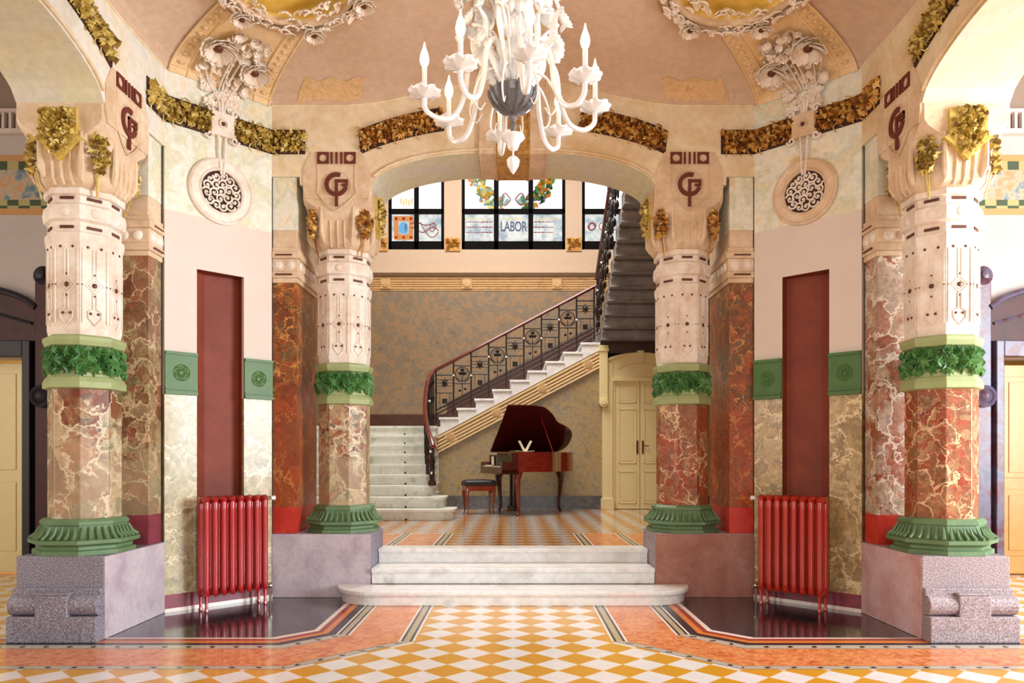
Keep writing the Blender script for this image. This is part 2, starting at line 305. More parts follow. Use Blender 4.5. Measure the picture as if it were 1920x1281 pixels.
# ------------------------------------------------------------------ mesh builder
class MB:
    def __init__(s, m=None): s.v = []; s.f = []; s.mi = []; s.uv = {}; s.m = m or Matrix.Identity(4); s.cur = 0
    def add(s, vs, fs, m=None):
        o = len(s.v); mm = s.m @ m if m is not None else s.m
        s.v += [mm @ Vector(p) for p in vs]
        for f in fs: s.f.append([o+i for i in f]); s.mi.append(s.cur)
    def box(s, x0, x1, y0, y1, z0, z1, m=None):
        s.add([(x, y, z) for z in (z0, z1) for y in (y0, y1) for x in (x0, x1)],
              [(0, 2, 3, 1), (4, 5, 7, 6), (0, 1, 5, 4), (2, 6, 7, 3), (0, 4, 6, 2), (1, 3, 7, 5)], m)
    def rings(s, rs, cap=True, closed=True, m=None):
        n = len(rs[0]); vs = [p for r in rs for p in r]; fs = []
        for i in range(len(rs)-1):
            for j in range(n if closed else n-1):
                k = (j+1) % n
                fs.append((i*n+j, i*n+k, (i+1)*n+k, (i+1)*n+j))
        if cap: fs.append(tuple(range(n-1, -1, -1))); fs.append(tuple((len(rs)-1)*n+i for i in range(n)))
        s.add(vs, fs, m)
    def lathe(s, prof, seg=24, m=None, cap=True, ph=0.0):
        s.rings([[(r*math.cos(2*PI*j/seg+ph), r*math.sin(2*PI*j/seg+ph), z) for j in range(seg)] for r, z in prof], cap, m=m)
    def oct(s, prof, m=None):          # prof: (half width across flats, z)
        s.lathe([(a/math.cos(PI/8), z) for a, z in prof], 8, m, ph=PI/8)
    def prism(s, poly, a, b, axis='y', m=None):   # poly in (x,z) extruded y, or (x,y) extruded z
        if axis == 'y': r = [[(p[0], t_, p[1]) for p in poly] for t_ in (a, b)]
        elif axis == 'z': r = [[(p[0], p[1], t_) for p in poly] for t_ in (a, b)]
        else: r = [[(t_, p[0], p[1]) for p in poly] for t_ in (a, b)]
        s.rings(r, True, m=m)
    def tube(s, pts, r, seg=8, m=None, closed=False):
        pts = [Vector(p) for p in pts]; n = len(pts); rs = []
        up = Vector((0, 0, 1))
        nrm = None
        for i, p in enumerate(pts):
            a = pts[(i-1) % n] if closed or i > 0 else p; b = pts[(i+1) % n] if closed or i < n-1 else p
            d = (b-a)
            if d.length < 1e-9: d = Vector((0, 0, 1))
            d.normalize()
            if nrm is None: nrm = d.cross(up) if abs(d.dot(up)) < 0.95 else d.cross(Vector((1, 0, 0)))
            nrm = nrm - d*nrm.dot(d)
            if nrm.length < 1e-6: nrm = d.orthogonal()
            nrm.normalize(); bn = d.cross(nrm)
            rr = r[i] if isinstance(r, (list, tuple)) else r
            rs.append([p + nrm*(rr*math.cos(2*PI*j/seg)) + bn*(rr*math.sin(2*PI*j/seg)) for j in range(seg)])
        if closed: rs.append(rs[0])
        s.rings(rs, not closed, m=m)
    def ball(s, c, r, seg=10, sq=(1, 1, 1), m=None):
        n = max(4, seg//2+1)
        T = Matrix.Translation(c) @ Matrix.Diagonal((*sq, 1))
        s.lathe([(max(1e-4, r*math.sin(PI*i/n)), -r*math.cos(PI*i/n)) for i in range(n+1)], seg, (m @ T) if m is not None else T)
    def leaf(s, m, L=0.1, w=0.07, lobes=5, curl=0.25, inner=0.40):
        """palmate leaf in its local XY plane growing along +Y, surface humped in +Z"""
        pts = []; k = lobes*2
        for i in range(k+1):
            a = -0.82*PI + 1.64*PI*i/k
            rr = 1.0 if i % 2 == 1 else inner
            if abs(i-k/2) <= 1: rr *= 1.15
            pts.append((math.sin(a)*w*rr, L*0.42+math.cos(a)*L*0.58*rr, (0.0 if i % 2 else 0.10)*L - curl*L*0.3*abs(math.sin(a))))
        vs = [(0, 0, 0), (0, L*0.42, curl*L*0.5)] + pts
        fs = [(1, 2+i+1, 2+i) for i in range(k)] + [(0, 1, 2), (0, 2+k, 1)]
        s.add(vs, fs, m)
    def petal(s, m, L, w, cup=0.3):
        r = [(0, 0, 0), (-w*.5, L*.45, cup*L*.2), (-w*.62, L*.8, cup*L*.5), (-w*.25, L, cup*L*.62), (0, L*.93, cup*L*.45), (w*.3, L*1.02, cup*L*.66), (w*.62, L*.8, cup*L*.5), (w*.5, L*.45, cup*L*.2)]
        c = (0, L*.55, cup*L*.05)
        vs = r + [c]; fs = [(8, (i+1) % 8, i) for i in range(8)]
        s.add(vs, fs, m)
    def build(s, name, mats, parent=None, smooth=False, bevel=0.0, solid=0.0, sharp=0.6):
        me = bpy.data.meshes.new(name)
        me.from_pydata([tuple(v) for v in s.v], [], s.f); me.update()
        if not isinstance(mats, (list, tuple)): mats = [mats]
        for m_ in mats: me.materials.append(M[m_] if isinstance(m_, str) else m_)
        me.polygons.foreach_set('material_index', s.mi)
        if smooth:
            me.polygons.foreach_set('use_smooth', [True]*len(s.f)); me.set_sharp_from_angle(angle=sharp)
        if s.uv:
            ul = me.uv_layers.new(name='UVMap')
            for p in me.polygons:
                if p.index in s.uv:
                    for li, c in zip(p.loop_indices, s.uv[p.index]): ul.data[li].uv = c
        o = bpy.data.objects.new(name, me); COL.objects.link(o)
        if bevel:
            b = o.modifiers.new('bevel', 'BEVEL'); b.width = bevel; b.segments = 2; b.limit_method = 'ANGLE'
        if solid:
            b = o.modifiers.new('solid', 'SOLIDIFY'); b.thickness = solid; b.offset = 0
        if parent is not None:
            o.parent = parent; o.matrix_parent_inverse = Matrix.Translation(-Vector(parent.location))
        return o
def tag(o, label=None, cat=None, group=None, kind=None):
    if label: o['label'] = label
    if cat: o['category'] = cat
    if group: o['group'] = group
    if kind: o['kind'] = kind
    return o
def thing(name, loc, label, cat, group=None):
    o = bpy.data.objects.new(name, None); COL.objects.link(o); o.location = loc; o.empty_display_size = 0.1
    return tag(o, label, cat, group)
def struct(mb, name, mats, **kw): return tag(mb.build(name, mats, **kw), kind='structure')
def copy_tree(root, delta, label=None, group=None, rot=None):
    r = root.copy(); COL.objects.link(r); r.location = Vector(root.location) + Vector(delta)
    if label: r['label'] = label
    if group: r['group'] = group
    for ch in list(root.children):
        c = ch.copy(); COL.objects.link(c); c.parent = r
        for g in ch.children:
            d = g.copy(); COL.objects.link(d); d.parent = c
    return r
def bez(pts, n=8):
    """Catmull-Rom through points"""
    P = [Vector(p) for p in pts]; P = [P[0]*2-P[1]] + P + [P[-1]*2-P[-2]]; out = []
    for i in range(1, len(P)-2):
        for j in range(n):
            t_ = j/n; a, b, c, d = P[i-1:i+3]
            out.append(0.5*((2*b) + (c-a)*t_ + (2*a-5*b+4*c-d)*t_*t_ + (3*b-a-3*c+d)*t_**3))
    out.append(P[-2]); return out
Rz = lambda a: Matrix.Rotation(a, 4, 'Z'); Rx = lambda a: Matrix.Rotation(a, 4, 'X'); Ry = lambda a: Matrix.Rotation(a, 4, 'Y')
T = lambda x, y, z: Matrix.Translation((x, y, z))
SIDE = {-1: 'left', 1: 'right'}

# ------------------------------------------------------------------ floor of the hall
fl = MB()
FM = ['checker', 'chain', 'orange', 'dline', 'line_black', 'line_orange', 'line_red', 'line_white', 'black_tile']
fl.box(-9.6, 9.6, -3.6, 9.6, -0.2, 0)
lev = [(0.81, 6.93, 5.31), (0.94, 7.06, 5.40), (1.385, 7.71, 5.88), (1.51, 7.88, 6.005), (1.585, 7.99, 6.07), (1.64, 8.08, 6.14), (1.69, 8.18, 6.21), (1.736, 8.27, 6.25)]
def quad(mb, pts, mi, uv=None):
    mb.cur = mi; mb.add(pts, [tuple(range(len(pts)))])
    if uv: mb.uv[len(mb.f)-1] = uv
def lpts(l, ytop, xout):
    v_, c_, h_ = l; return [(v_, ytop), (v_, c_-v_), (c_-h_, h_), (xout, h_)]
for sx in (-1, 1):
    for sy in (1, -1):
        def W2(p, z): return (sx*p[0], (p[1] if sy == 1 else 2*CY-p[1]), z)
        for i, (mi_v, mi_o) in enumerate([(3, 1), (2, 2), (3, 1), (4, 4), (5, 5), (6, 6), (7, 7)]):
            a = lpts(lev[i], 8.2, 9.4); b = lpts(lev[i+1], 8.2, 9.4)
            for j in range(3):
                pts = [W2(a[j], .0006*(1)), W2(a[j+1], .0006), W2(b[j+1], .0006), W2(b[j], .0006)]
                L = math.dist(a[j], a[j+1])
                u0 = a[j][0] if j == 2 else 0
                uvs = [(u0, 0), (u0+L, 0), (u0+L, 1), (u0, 1)]
                if sx*sy > 0: pts = pts[::-1]; uvs = uvs[::-1]
                quad(fl, pts, mi_v if j == 0 else mi_o, uvs)
        b = lpts(lev[7], 8.2, 3.45)
        pts = [W2(p, .0006) for p in (b[0], b[1], b[2], b[3], (3.45, 7.2), (2.6, 8.2))]
        if sx*sy > 0: pts = pts[::-1]
        quad(fl, pts, 8)
struct(fl, 'floor', FM)

# landing floor behind the steps
uf = MB(); ZU = 0.48
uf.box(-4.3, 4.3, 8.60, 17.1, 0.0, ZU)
uf2 = [(-4.3, 4.3, 8.46, 8.80, 4), ]
def rect(mb, x0, x1, y0, y1, z, mi, uvv=False):
    quad(mb, [(x0, y0, z), (x1, y0, z), (x1, y1, z), (x0, y1, z)], mi, [(y0, 0), (y0, 1), (y1, 1), (y1, 0)] if uvv else None)
ze = ZU+.0008
rect(uf, -4.3, 4.3, 8.61, 8.72, ze, 4)
for sx in (-1, 1):
    xs = sorted((sx*0.81, sx*0.95)); rect(uf, xs[0], xs[1], 8.72, 10.15, ze, 3, True)
    xs = sorted((sx*0.95, sx*1.38)); rect(uf, xs[0], xs[1], 8.72, 10.15, ze, 2)
    xs = sorted((sx*1.38, sx*1.5)); rect(uf, xs[0], xs[1], 8.72, 10.15, ze, 3, True)
    xs = sorted((sx*1.5, sx*4.3)); rect(uf, xs[0], xs[1], 8.72, 10.15, ze, 2)
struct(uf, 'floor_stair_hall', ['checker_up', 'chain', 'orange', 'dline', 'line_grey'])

# ------------------------------------------------------------------ hall walls: four arched sides
def zb(x): return 5.3 + (0.28*(0.5+0.5*math.cos(PI*x/1.9)) if abs(x) < 1.9 else 0.0)
def arch_z(x, a=1.53, z0=4.45, rise=0.35):
    u = min(1.0, abs(x)/a); return z0 + rise*(1-u**2.6)**0.62
def arched_wall(k, name):
    mb = MB(side_m(k)); N = 48
    xs = [-2.6] + [-2.3] + [-1.53+3.06*i/N for i in range(N+1)] + [2.3] + [2.6]
    zs = [4.54, 4.54] + [arch_z(x) for x in xs[2:-2]] + [4.54, 4.54]
    d = 0.73
    for i in range(len(xs)-1):
        x0, x1 = xs[i], xs[i+1]; a0, a1 = zs[i], zs[i+1]; b0, b1 = zb(x0), zb(x1)
        if i in (0, ): a1 = 4.54
        if i == 1: a0 = a1 = 4.45
        if i == len(xs)-3: a0 = a1 = 4.45
        mb.cur = 0
        mb.add([(x0, 0, a0), (x1, 0, a1), (x1, 0, b1), (x0, 0, b0)], [(0, 1, 2, 3)])
        mb.add([(x0, d, a0), (x1, d, a1), (x1, d, 6.2), (x0, d, 6.2)], [(3, 2, 1, 0)])
        mb.cur = 1
        mb.add([(x0, 0, a0), (x1, 0, a1), (x1, d, a1), (x0, d, a0)], [(3, 2, 1, 0)])
    mb.cur = 0
    for x in (-2.6, 2.6): mb.add([(x, 0, 4.54), (x, d, 4.54), (x, d, 6.2), (x, 0, 5.3)], [(0, 1, 2, 3)])
    struct(mb, name, ['plaster_warm' if k != 1 else 'plaster_cool', 'soffit'])
    # roll moulding round the arch edges
    tr = MB(side_m(k))
    tr.tube([(x, -0.012, arch_z(x)+0.035) for x in [(-1.5+3.0*i/40) for i in range(41)]], 0.016, 6)
    tr.tube([(x, 0.0, zb(x)+0.005) for x in [(-2.6+5.2*i/52) for i in range(53)]], 0.014, 6)
    struct(tr, 'trim_arch_' + name[5:], 'plaster_warm', smooth=True)
arched_wall(0, 'wall_back'); arched_wall(1, 'wall_left'); arched_wall(3, 'wall_right'); arched_wall(2, 'wall_front')

# diagonal walls with a niche
NH, NT_, NB = 0.245, 3.40, 0.22
def diag_wall(a, name, marble, cool):
    mb = MB(diag_m(a)); h = DH; zones = [(0, .17, 3), (.17, 2.13, 0), (2.13, 2.55, 1), (2.55, 3.93, 1), (3.93, 5.31, 2)]
    for z0, z1, mi in zones:
        mb.cur = mi
        cuts = [z0] + ([NT_] if z0 < NT_ < z1 else []) + ([NB] if z0 < NB < z1 else []) + [z1]; cuts.sort()
        for c0, c1 in zip(cuts, cuts[1:]):
            if c0 >= NB-1e-6 and c1 <= NT_+1e-6:
                mb.box(-h, -NH, 0, .45, c0, c1); mb.box(NH, h, 0, .45, c0, c1)
            else: mb.box(-h, h, 0, .45, c0, c1)
    # closing wedges behind the corners
    mb.cur = 1
    mb.box(-h-.3, -h, .25, .45, 0, 5.31); mb.box(h, h+.3, .25, .45, 0, 5.31)
    # niche lining: flat reveal then shallow canted back
    mb.cur = 4
    m = -1 if a > 0 else 1
    bx = -0.10 if a > 0 else 0.10
    mb.add([(-NH, .10, NB), (bx, .17, NB), (NH, .13, NB), (-NH, .10, NT_), (bx, .17, NT_), (NH, .13, NT_)], [(0, 3, 4, 1), (1, 4, 5, 2)])
    mb.add([(-NH, .005, NT_-.001), (NH, .005, NT_-.001), (NH, .17, NT_-.001), (-NH, .17, NT_-.001)], [(0, 3, 2, 1)])
    mb.add([(-NH, .005, NB+.001), (NH, .005, NB+.001), (NH, .17, NB+.001), (-NH, .17, NB+.001)], [(0, 1, 2, 3)])
    mb.add([(-NH+.001, .005, NB), (-NH+.001, .17, NB), (-NH+.001, .17, NT_), (-NH+.001, .005, NT_)], [(0, 1, 2, 3)])
    mb.add([(NH-.001, .05, NB), (NH-.001, .17, NB), (NH-.001, .17, NT_), (NH-.001, .05, NT_)], [(3, 2, 1, 0)])
    struct(mb, name, [marble, 'plaster', 'plaster_cool' if cool else 'frieze_paint', 'purple_base', 'red_niche'])
M['plaster_cool2'] = M['frieze_paint']
diag_wall(1, 'wall_back_left', 'wall_marble', False); diag_wall(-1, 'wall_back_right', 'wall_marble_r', False)
diag_wall(3, 'wall_front_left', 'wall_marble', True); diag_wall(-3, 'wall_front_right', 'wall_marble_r', True)
# white bead along the foot of each diagonal wall
for a, nm in ((1, 'left'), (-1, 'right')):
    b = MB(diag_m(a)); b.box(-DH, DH, -.012, 0.0, 0, .035); struct(b, 'baseboard_back_' + nm, 'line_white')

# green panels on both sides of each niche
def spiral_relief(mb, m, r):
    for k in range(5):
        a0 = k*2*PI/5
        pts = [(r*(.35+.6*t_)*math.cos(a0+2.6*t_), 0, r*(.35+.6*t_)*math.sin(a0+2.6*t_)) for t_ in [i/8 for i in range(9)]]
        mb.tube(pts, r*.09, 6, m)
        mb.ball((r*.35*math.cos(a0), 0, r*.35*math.sin(a0)), r*.17, 8, m=m)
    mb.tube([(r*1.05*math.cos(t_*PI/12), 0, r*1.05*math.sin(t_*PI/12)) for t_ in range(24)], r*.07, 6, m, closed=True)
for a in (1, -1):
    for sx in (-1, 1):
        near = (sx == -1) if a > 0 else (sx == 1)
        x0, x1 = (-DH, -NH) if sx < 0 else (NH, DH); xc = (x0+x1)/2
        base = diag_m(a) @ Vector((xc, 0, 2.13))
        root = thing('green_wall_panel', base, 'green painted relief panel on the %s diagonal wall, on the %s side of the red niche' % ('left' if a > 0 else 'right', 'outer' if near else 'inner'), 'wall panel', 'green panels beside the niches')
        mb = MB(diag_m(a)); mb.box(x0, x1, -.02, 0, 2.13, 2.55)
        mb.box(x0, x1, -.035, -.02, 2.13, 2.16); mb.box(x0, x1, -.035, -.02, 2.175, 2.19); mb.box(x0, x1, -.035, -.02, 2.52, 2.55)
        mb.build('panel', 'green', root)
        mb = MB(diag_m(a)); spiral_relief(mb, T(xc, -.02, 2.345), .075); mb.build('roundel', 'green', root, smooth=True)

# ------------------------------------------------------------------ columns
OC = 0.265
def chamf(hw, ch, z): # chamfered square ring
    return [(hw, -hw+ch, z), (hw, hw-ch, z), (hw-ch, hw, z), (-hw+ch, hw, z), (-hw, hw-ch, z), (-hw, -hw+ch, z), (-hw+ch, -hw, z), (hw-ch, -hw, z)]
def face_frames(hw=OC):  # frames on the eight faces: local x across, y outward, z up
    return [Rz(k*PI/4) @ T(0, hw, 0) for k in range(8)]
def leaf_mass(mb, m, w, h, n, L, seed, out=0.02, taper=None):
    """leaves filling a w x h panel in local XZ, facing -Y"""
    rnd = random.Random(seed)
    n = int(n*1.7)
    for i in range(n):
        x = rnd.uniform(-.5, .5)*w; z = rnd.uniform(-.5, .5)*h
        if taper and abs(x) > 0.5*w*taper(z/h+.5): x *= 0.4
        l = L*rnd.uniform(.6, 1.0)
        mm = m @ T(x, -out*rnd.uniform(0.15, 1.1), z) @ Ry(rnd.uniform(0, 2*PI)) @ Rx(PI/2 + rnd.uniform(-.45, .12)) @ Rz(rnd.uniform(-.3, .3)) @ T(0, -l*.4, 0)
        mb.leaf(mm, l, l*rnd.uniform(.34, .5), rnd.choice((3, 3, 5)), rnd.uniform(.6, 1.3))
def vine(mb, m, w, h, n, seed, r=.006):
    rnd = random.Random(seed)
    for i in range(n):
        x = rnd.uniform(-.45, .45)*w; z = rnd.uniform(-.45, .45)*h; a = rnd.uniform(0, 6.28); p = []
        for j in range(7):
            p.append((x, -.012-.006*math.sin(j), z)); a += rnd.uniform(.2, .7); x += .02*math.cos(a); z += .02*math.sin(a)
        mb.tube(p, r, 5, m)
def monogram(mb, m, s=1.0):
    """interlaced round letter and hooked letter, in local XZ facing -Y"""
    def arc(r0, r1, a0, a1, n=26):
        o = [(r1*math.cos(a0+(a1-a0)*i/n), r1*math.sin(a0+(a1-a0)*i/n)) for i in range(n+1)]
        q = [(r0*math.cos(a0+(a1-a0)*i/n), r0*math.sin(a0+(a1-a0)*i/n)) for i in range(n, -1, -1)]
        for i in range(n):
            mb.prism([(v_[0]*s, v_[1]*s) for v_ in (o[i], o[i+1], q[n-i-1], q[n-i])], -.022, -.004, m=m)
    arc(.084, .128, math.radians(68), math.radians(345))
    for n_, (x0, x1, z0, z1) in enumerate(((-.016, .016, -.235, .052), (-.016, .124, .022, .052), (.096, .124, -.004, .052), (.055, .124, -.018, .004))):
        mb.box(x0*s, x1*s, -.023-.0008*n_, -.004, z0*s, z1*s, m)
def badge(mb, m):   # |O|III|O| bar
    for cx_ in (-.145, .145):
        o = .062; i_ = .040; n = 24
        sq = []; ci = []
        for k in range(n):
            a_ = 2*PI*k/n + PI/4; c_, s_ = math.cos(a_), math.sin(a_); q = o/max(abs(c_), abs(s_))
            sq.append((cx_+q*c_, q*s_)); ci.append((cx_+i_*c_, i_*s_))
        for k in range(n):
            j = (k+1) % n; mb.prism([sq[k], sq[j], ci[j], ci[k]], -.014, -.002, m=m)
    for x in (-.052, 0, .052): mb.box(x-.011, x+.011, -.014, -.002, -.062, .062, m)

def column(k, sx, near, marble, gran, gold, label):
    """k: side index; sx: sign of the local x; the column stands at local (sx*1.90, .37)"""
    SM = side_m(k); cx_, cy_ = sx*1.90, .37
    base = SM @ Vector((cx_, cy_, 0))
    root = thing('marble_column', base, label, 'column', 'octagonal columns carrying the arches')
    C_ = SM @ T(cx_, cy_, 0)
    # plinth: room face plain, opening face (towards local x = 0) moulded
    mb = MB(SM); e = 1.53*sx
    X = lambda d_: e + sx*d_        # d measured into the plinth from the opening face
    def bx(d0, d1, y0, y1, z0, z1): xs = sorted((X(d0), X(d1))); mb.box(xs[0], xs[1], y0, y1, z0, z1)
    bx(0, 1.07, 0, .73, 0 if near else 0, ZP)
    if near:
        bx(-.13, 0, 0, .73, 0, .21); bx(-.05, 0, 0, .73, .37, .43)
        prof = [(-.0, .21)] + [(-.05-.075*math.cos(t_), .295+.085*math.sin(t_)) for t_ in [(-PI/2+PI*i/8) for i in range(9)]] + [(0, .38)]
        mb.prism([(X(p[0]), p[1]) for p in prof], .002, .728)
        bx(-.13, 0, .235, .495, .2, .38); bx(-.12, 0, .235, .495, .38, .40)
    mb.build('plinth', gran, root, bevel=.008)
    mb = MB(SM); xs = sorted((X(.006), X(1.068))); mb.box(xs[0], xs[1], -.004, .001, .004, ZP-.006)
    mb.build('plinth_face', 'face_lilac' if marble == 'col_l' else ('face_pink' if near else 'face_rose'), root)
    # green octagonal base with flutes
    mb = MB(C_)
    prof = [(.372, ZP), (.372, ZP+.035), (.345, ZP+.045), (.345, ZP+.07), (.40, ZP+.095), (.402, ZP+.125), (.365, ZP+.135), (.335, ZP+.17), (.315, ZP+.21), (.305, ZP+.245), (.32, ZP+.25), (.32, ZP+.275), (.30, ZP+.295), (.28, ZP+.30)]
    mb.oct(prof); 
    mb.build('base', 'green_base', root)
    mb = MB(C_)
    for f in range(8):
        for q in (-.105, -.052, 0, .052, .105):
            mb.tube([(q*1.25, .397, ZP+.135), (q*1.12, .352, ZP+.17), (q, .326, ZP+.235)], [.015, .014, .006], 6, Rz(f*PI/4))
    mb.build('flutes', 'green_base', root, smooth=True)
    # marble shaft
    mb = MB(C_); mb.oct([(OC, ZP+.29), (OC, 2.12)]); mb.build('marble_shaft', marble, root, bevel=.006)
    # foliage band
    mb = MB(C_); mb.oct([(.27, 2.09), (.30, 2.10), (.30, 2.15), (.282, 2.19), (.27, 2.20), (.262, 2.45), (.285, 2.46), (.30, 2.50), (.30, 2.53), (.268, 2.55)])
    mb.build('green_band', 'green_pale', root)
    mb = MB(C_)
    for f, F in enumerate(face_frames(.264)):
        mb.cur = 1; mb.add([(-.118, .004, 2.205), (.118, .004, 2.205), (.112, .004, 2.45), (-.112, .004, 2.45)], [(0, 3, 2, 1)], F); mb.cur = 0
        Fm = F @ Rz(PI)
        rnd = random.Random(f*7+k)
        for q, zz_, L_ in ((-.06, 2.33, .17), (.06, 2.32, .17), (0, 2.27, .13), (-.10, 2.24, .10), (.10, 2.25, .10), (0, 2.40, .12), (-.10, 2.41, .10), (.10, 2.41, .10)):
            l = L_*rnd.uniform(.9, 1.15)
            mb.leaf(Fm @ T(q+rnd.uniform(-.01, .01), -rnd.uniform(.014, .03), zz_) @ Ry(rnd.uniform(-1, 1)+(PI if rnd.random() < .5 else 0)) @ Rx(PI/2-.12) @ T(0, -l*.45, 0), l, l*.56, 7, .55)
        for q in (-.07, .02, .09): mb.tube([(q+.02*math.sin(w_), -.012, 2.22+.2*w_/4) for w_ in range(5)], .006, 5, Fm)
    mb.build('leaf_frieze', ['green_leaf', 'green'], root)
    # white carved shaft
    mb = MB(C_); mb.oct([(.258, 2.55), (.268, 2.60), (.272, 3.30), (.285, 3.36), (.285, 3.41), (.265, 3.42), (.265, 3.50), (.292, 3.52), (.30, 3.58), (.292, 3.64), (.265, 3.66), (.265, 3.72), (.29, 3.73), (.29, 3.78)])
    for F in face_frames(.27):
        r_ = .0045
        d = .072; zc = 2.97
        mb.tube([(0, .004, zc+d), (d, .004, zc), (0, .004, zc-d), (-d, .004, zc)], r_, 5, F, closed=True)
        mb.tube([(0, .004, zc+d*.62), (d*.62, .004, zc), (0, .004, zc-d*.62), (-d*.62, .004, zc)], r_, 5, F, closed=True)
        for q in (-.014, .014):
            mb.tube([(q, .004, zc+d), (q, .004, 3.27)], r_, 5, F); mb.tube([(q, .004, zc-d), (q, .004, 2.77)], r_, 5, F)
        mb.tube([(-.014, .004, 2.77), (-.055, .004, 2.745), (-.05, .004, 2.69), (0, .004, 2.63), (.05, .004, 2.69), (.055, .004, 2.745), (.014, .004, 2.77)], r_, 5, F)
        for q in (-.095, .095):
            mb.tube([(q, .004, 3.28), (q, .004, 2.65)], r_, 5, F)
        mb.ball((0, .022, 3.58), .042, 12, (1, .45, 1), F)
        mb.tube([(.052*math.cos(i*PI/10), .016, 3.58+.052*math.sin(i*PI/10)) for i in range(20)], .006, 5, F, closed=True)
        for q in (-.018, 0, .018):
            for s_ in (-1, 1): mb.tube([(s_*.055, .018, 3.58+q), (s_*.115, .014, 3.58+q)], .004, 5, F)
    mb.build('carved_shaft', 'stucco_white', root, smooth=True, sharp=.5)
    mb = MB(C_)
    for F in face_frames(.272):
        mb.ball((0, .002, 2.97), .021, 10, (1, .5, 1), F)
        for q, z_ in ((0, 3.06), (0, 2.88), (-.095, 2.97), (.095, 2.97)): mb.ball((q, .002, z_), .008, 8, (1, .6, 1), F)
        for q, z_ in ((-.052, 3.29), (.052, 3.29), (-.03, 2.73), (.03, 2.73)): mb.ball((q, .002, z_), .012, 8, (1, .6, 1), F)
        for z_ in (3.455, 3.70): mb.box(-.058, .058, -.012, .002, z_-.012, z_+.012, F)
    mb.build('brown_studs', 'brown_dot', root, smooth=True)
    # capital
    mb = MB(C_)
    mb.rings([chamf(.24, .10, 3.76), chamf(.285, .13, 3.79), chamf(.33, .175, 3.84), chamf(.345, .19, 3.95), chamf(.352, .19, 4.10), chamf(.36, .15, 4.20), chamf(.37, .05, 4.27), chamf(.37, .02, 4.32), chamf(.37, .02, 4.455)])
    # lobed brackets beside each chamfer
    for q in range(4):
        F = Rz(q*PI/2)
        for s_ in (-1, 1):
            mb.tube([(s_*.175, -.352, 4.22), (s_*.172, -.357, 4.05), (s_*.165, -.35, 3.92), (s_*.15, -.325, 3.85)], [.018, .022, .03, .02], 7, F)
        for q_ in (-.075, 0, .075):
            mb.tube([(q_, -.352, 4.07), (q_, -.350, 3.95), (q_, -.335, 3.85), (q_*1.0, -.30, 3.80)], .012, 6, F)
    mb.build('capital', 'stucco', root, smooth=True, sharp=.5)
    # face shield, badge bar and monogram on the room face
    FR = SM @ T(cx_, 0, 0)
    mb = MB(FR)
    poly = [(-.36, 4.40), (-.36, 4.62), (-.27, 4.80), (.27, 4.80), (.36, 4.62), (.36, 4.40), (.34, 4.30), (-.34, 4.30)]
    mb.prism(poly, -.012, .02)
    poly = [(-.20, 4.66), (.20, 4.66), (.20, 4.42), (.215, 4.36), (.10, 4.235), (0, 4.165), (-.10, 4.235), (-.215, 4.36), (-.20, 4.42)]
    mb.tube([(p[0], -.014, p[1]) for p in poly], .008, 6, closed=True)
    mb.tube([(.155*math.cos(i*PI/14), -.014, 4.44+.155*math.sin(i*PI/14)) for i in range(-3, 18)], .005, 6)
    mb.build('capital_face', 'stucco', root, smooth=True, sharp=.5)
    mb = MB(FR @ T(0, -.006, 4.45)); monogram(mb, None, 1.0); mb.build('monogram', 'brown_paint', root)
    mb = MB(FR @ T(0, -.011, 4.735)); badge(mb, None); mb.build('bar_emblem', 'brown_paint', root)
    # gilded clusters on the chamfers facing room and opening
    for q in range(4):
        a_ = PI/4 + q*PI/2
        mb = MB(C_ @ Rz(a_))
        Fm = T(0, -.385, 4.06)
        leaf_mass(mb, Fm, .19, .30, 46, .075, k*10+q+sx, .035, taper=lambda t_: .45+.9*min(t_, 1-t_)*1.4)
        mb.tube([(-.012, -.385, 3.93), (-.006, -.36, 3.82), (0, -.33, 3.70)], .007, 5); mb.tube([(.012, -.385, 3.93), (.008, -.36, 3.82), (.0, -.33, 3.70)], .007, 5)
        mb.build('gilded_leaf_cluster', gold, root)
    if True:
        # gilded shield on the face below the arch soffit
        mb = MB(SM @ T(1.53*sx, .37, 0) @ Rz(PI/2 if sx > 0 else -PI/2) @ Rz(PI))
        # local: facing -Y must point towards the opening
        rim = [(-.155, 4.40), (-.155, 4.19), (-.20, 4.15), (-.12, 4.09), (0, 3.97), (.12, 4.09), (.20, 4.15), (.155, 4.19), (.155, 4.40)]
        mb.prism([(p[0], p[1]) for p in rim], -.03, .03)
        leaf_mass(mb, T(0, -.03, 4.27), .27, .24, 60, .075, k+5, .03); leaf_mass(mb, T(0, -.03, 4.12), .17, .17, 26, .065, k+9, .03)
        mb.build('gilded_shield', 'gold_l', root)
    return root
colspec = [(0, -1, False, 'col_l', 'granite_l', 'gold_w', 'octagonal marble column left of the steps, beside the left radiator'),
           (0, 1, False, 'col_r', 'granite_r', 'gold_w', 'octagonal marble column right of the steps, in front of the cream door'),
           (1, 1, True, 'col_l', 'granite_l', 'gold_l', 'large near marble column on a moulded plinth at the far left'),
           (3, -1, True, 'col_r', 'granite_r', 'gold_l', 'large near marble column on a moulded plinth at the far right')]
for sp in colspec: column(*sp)

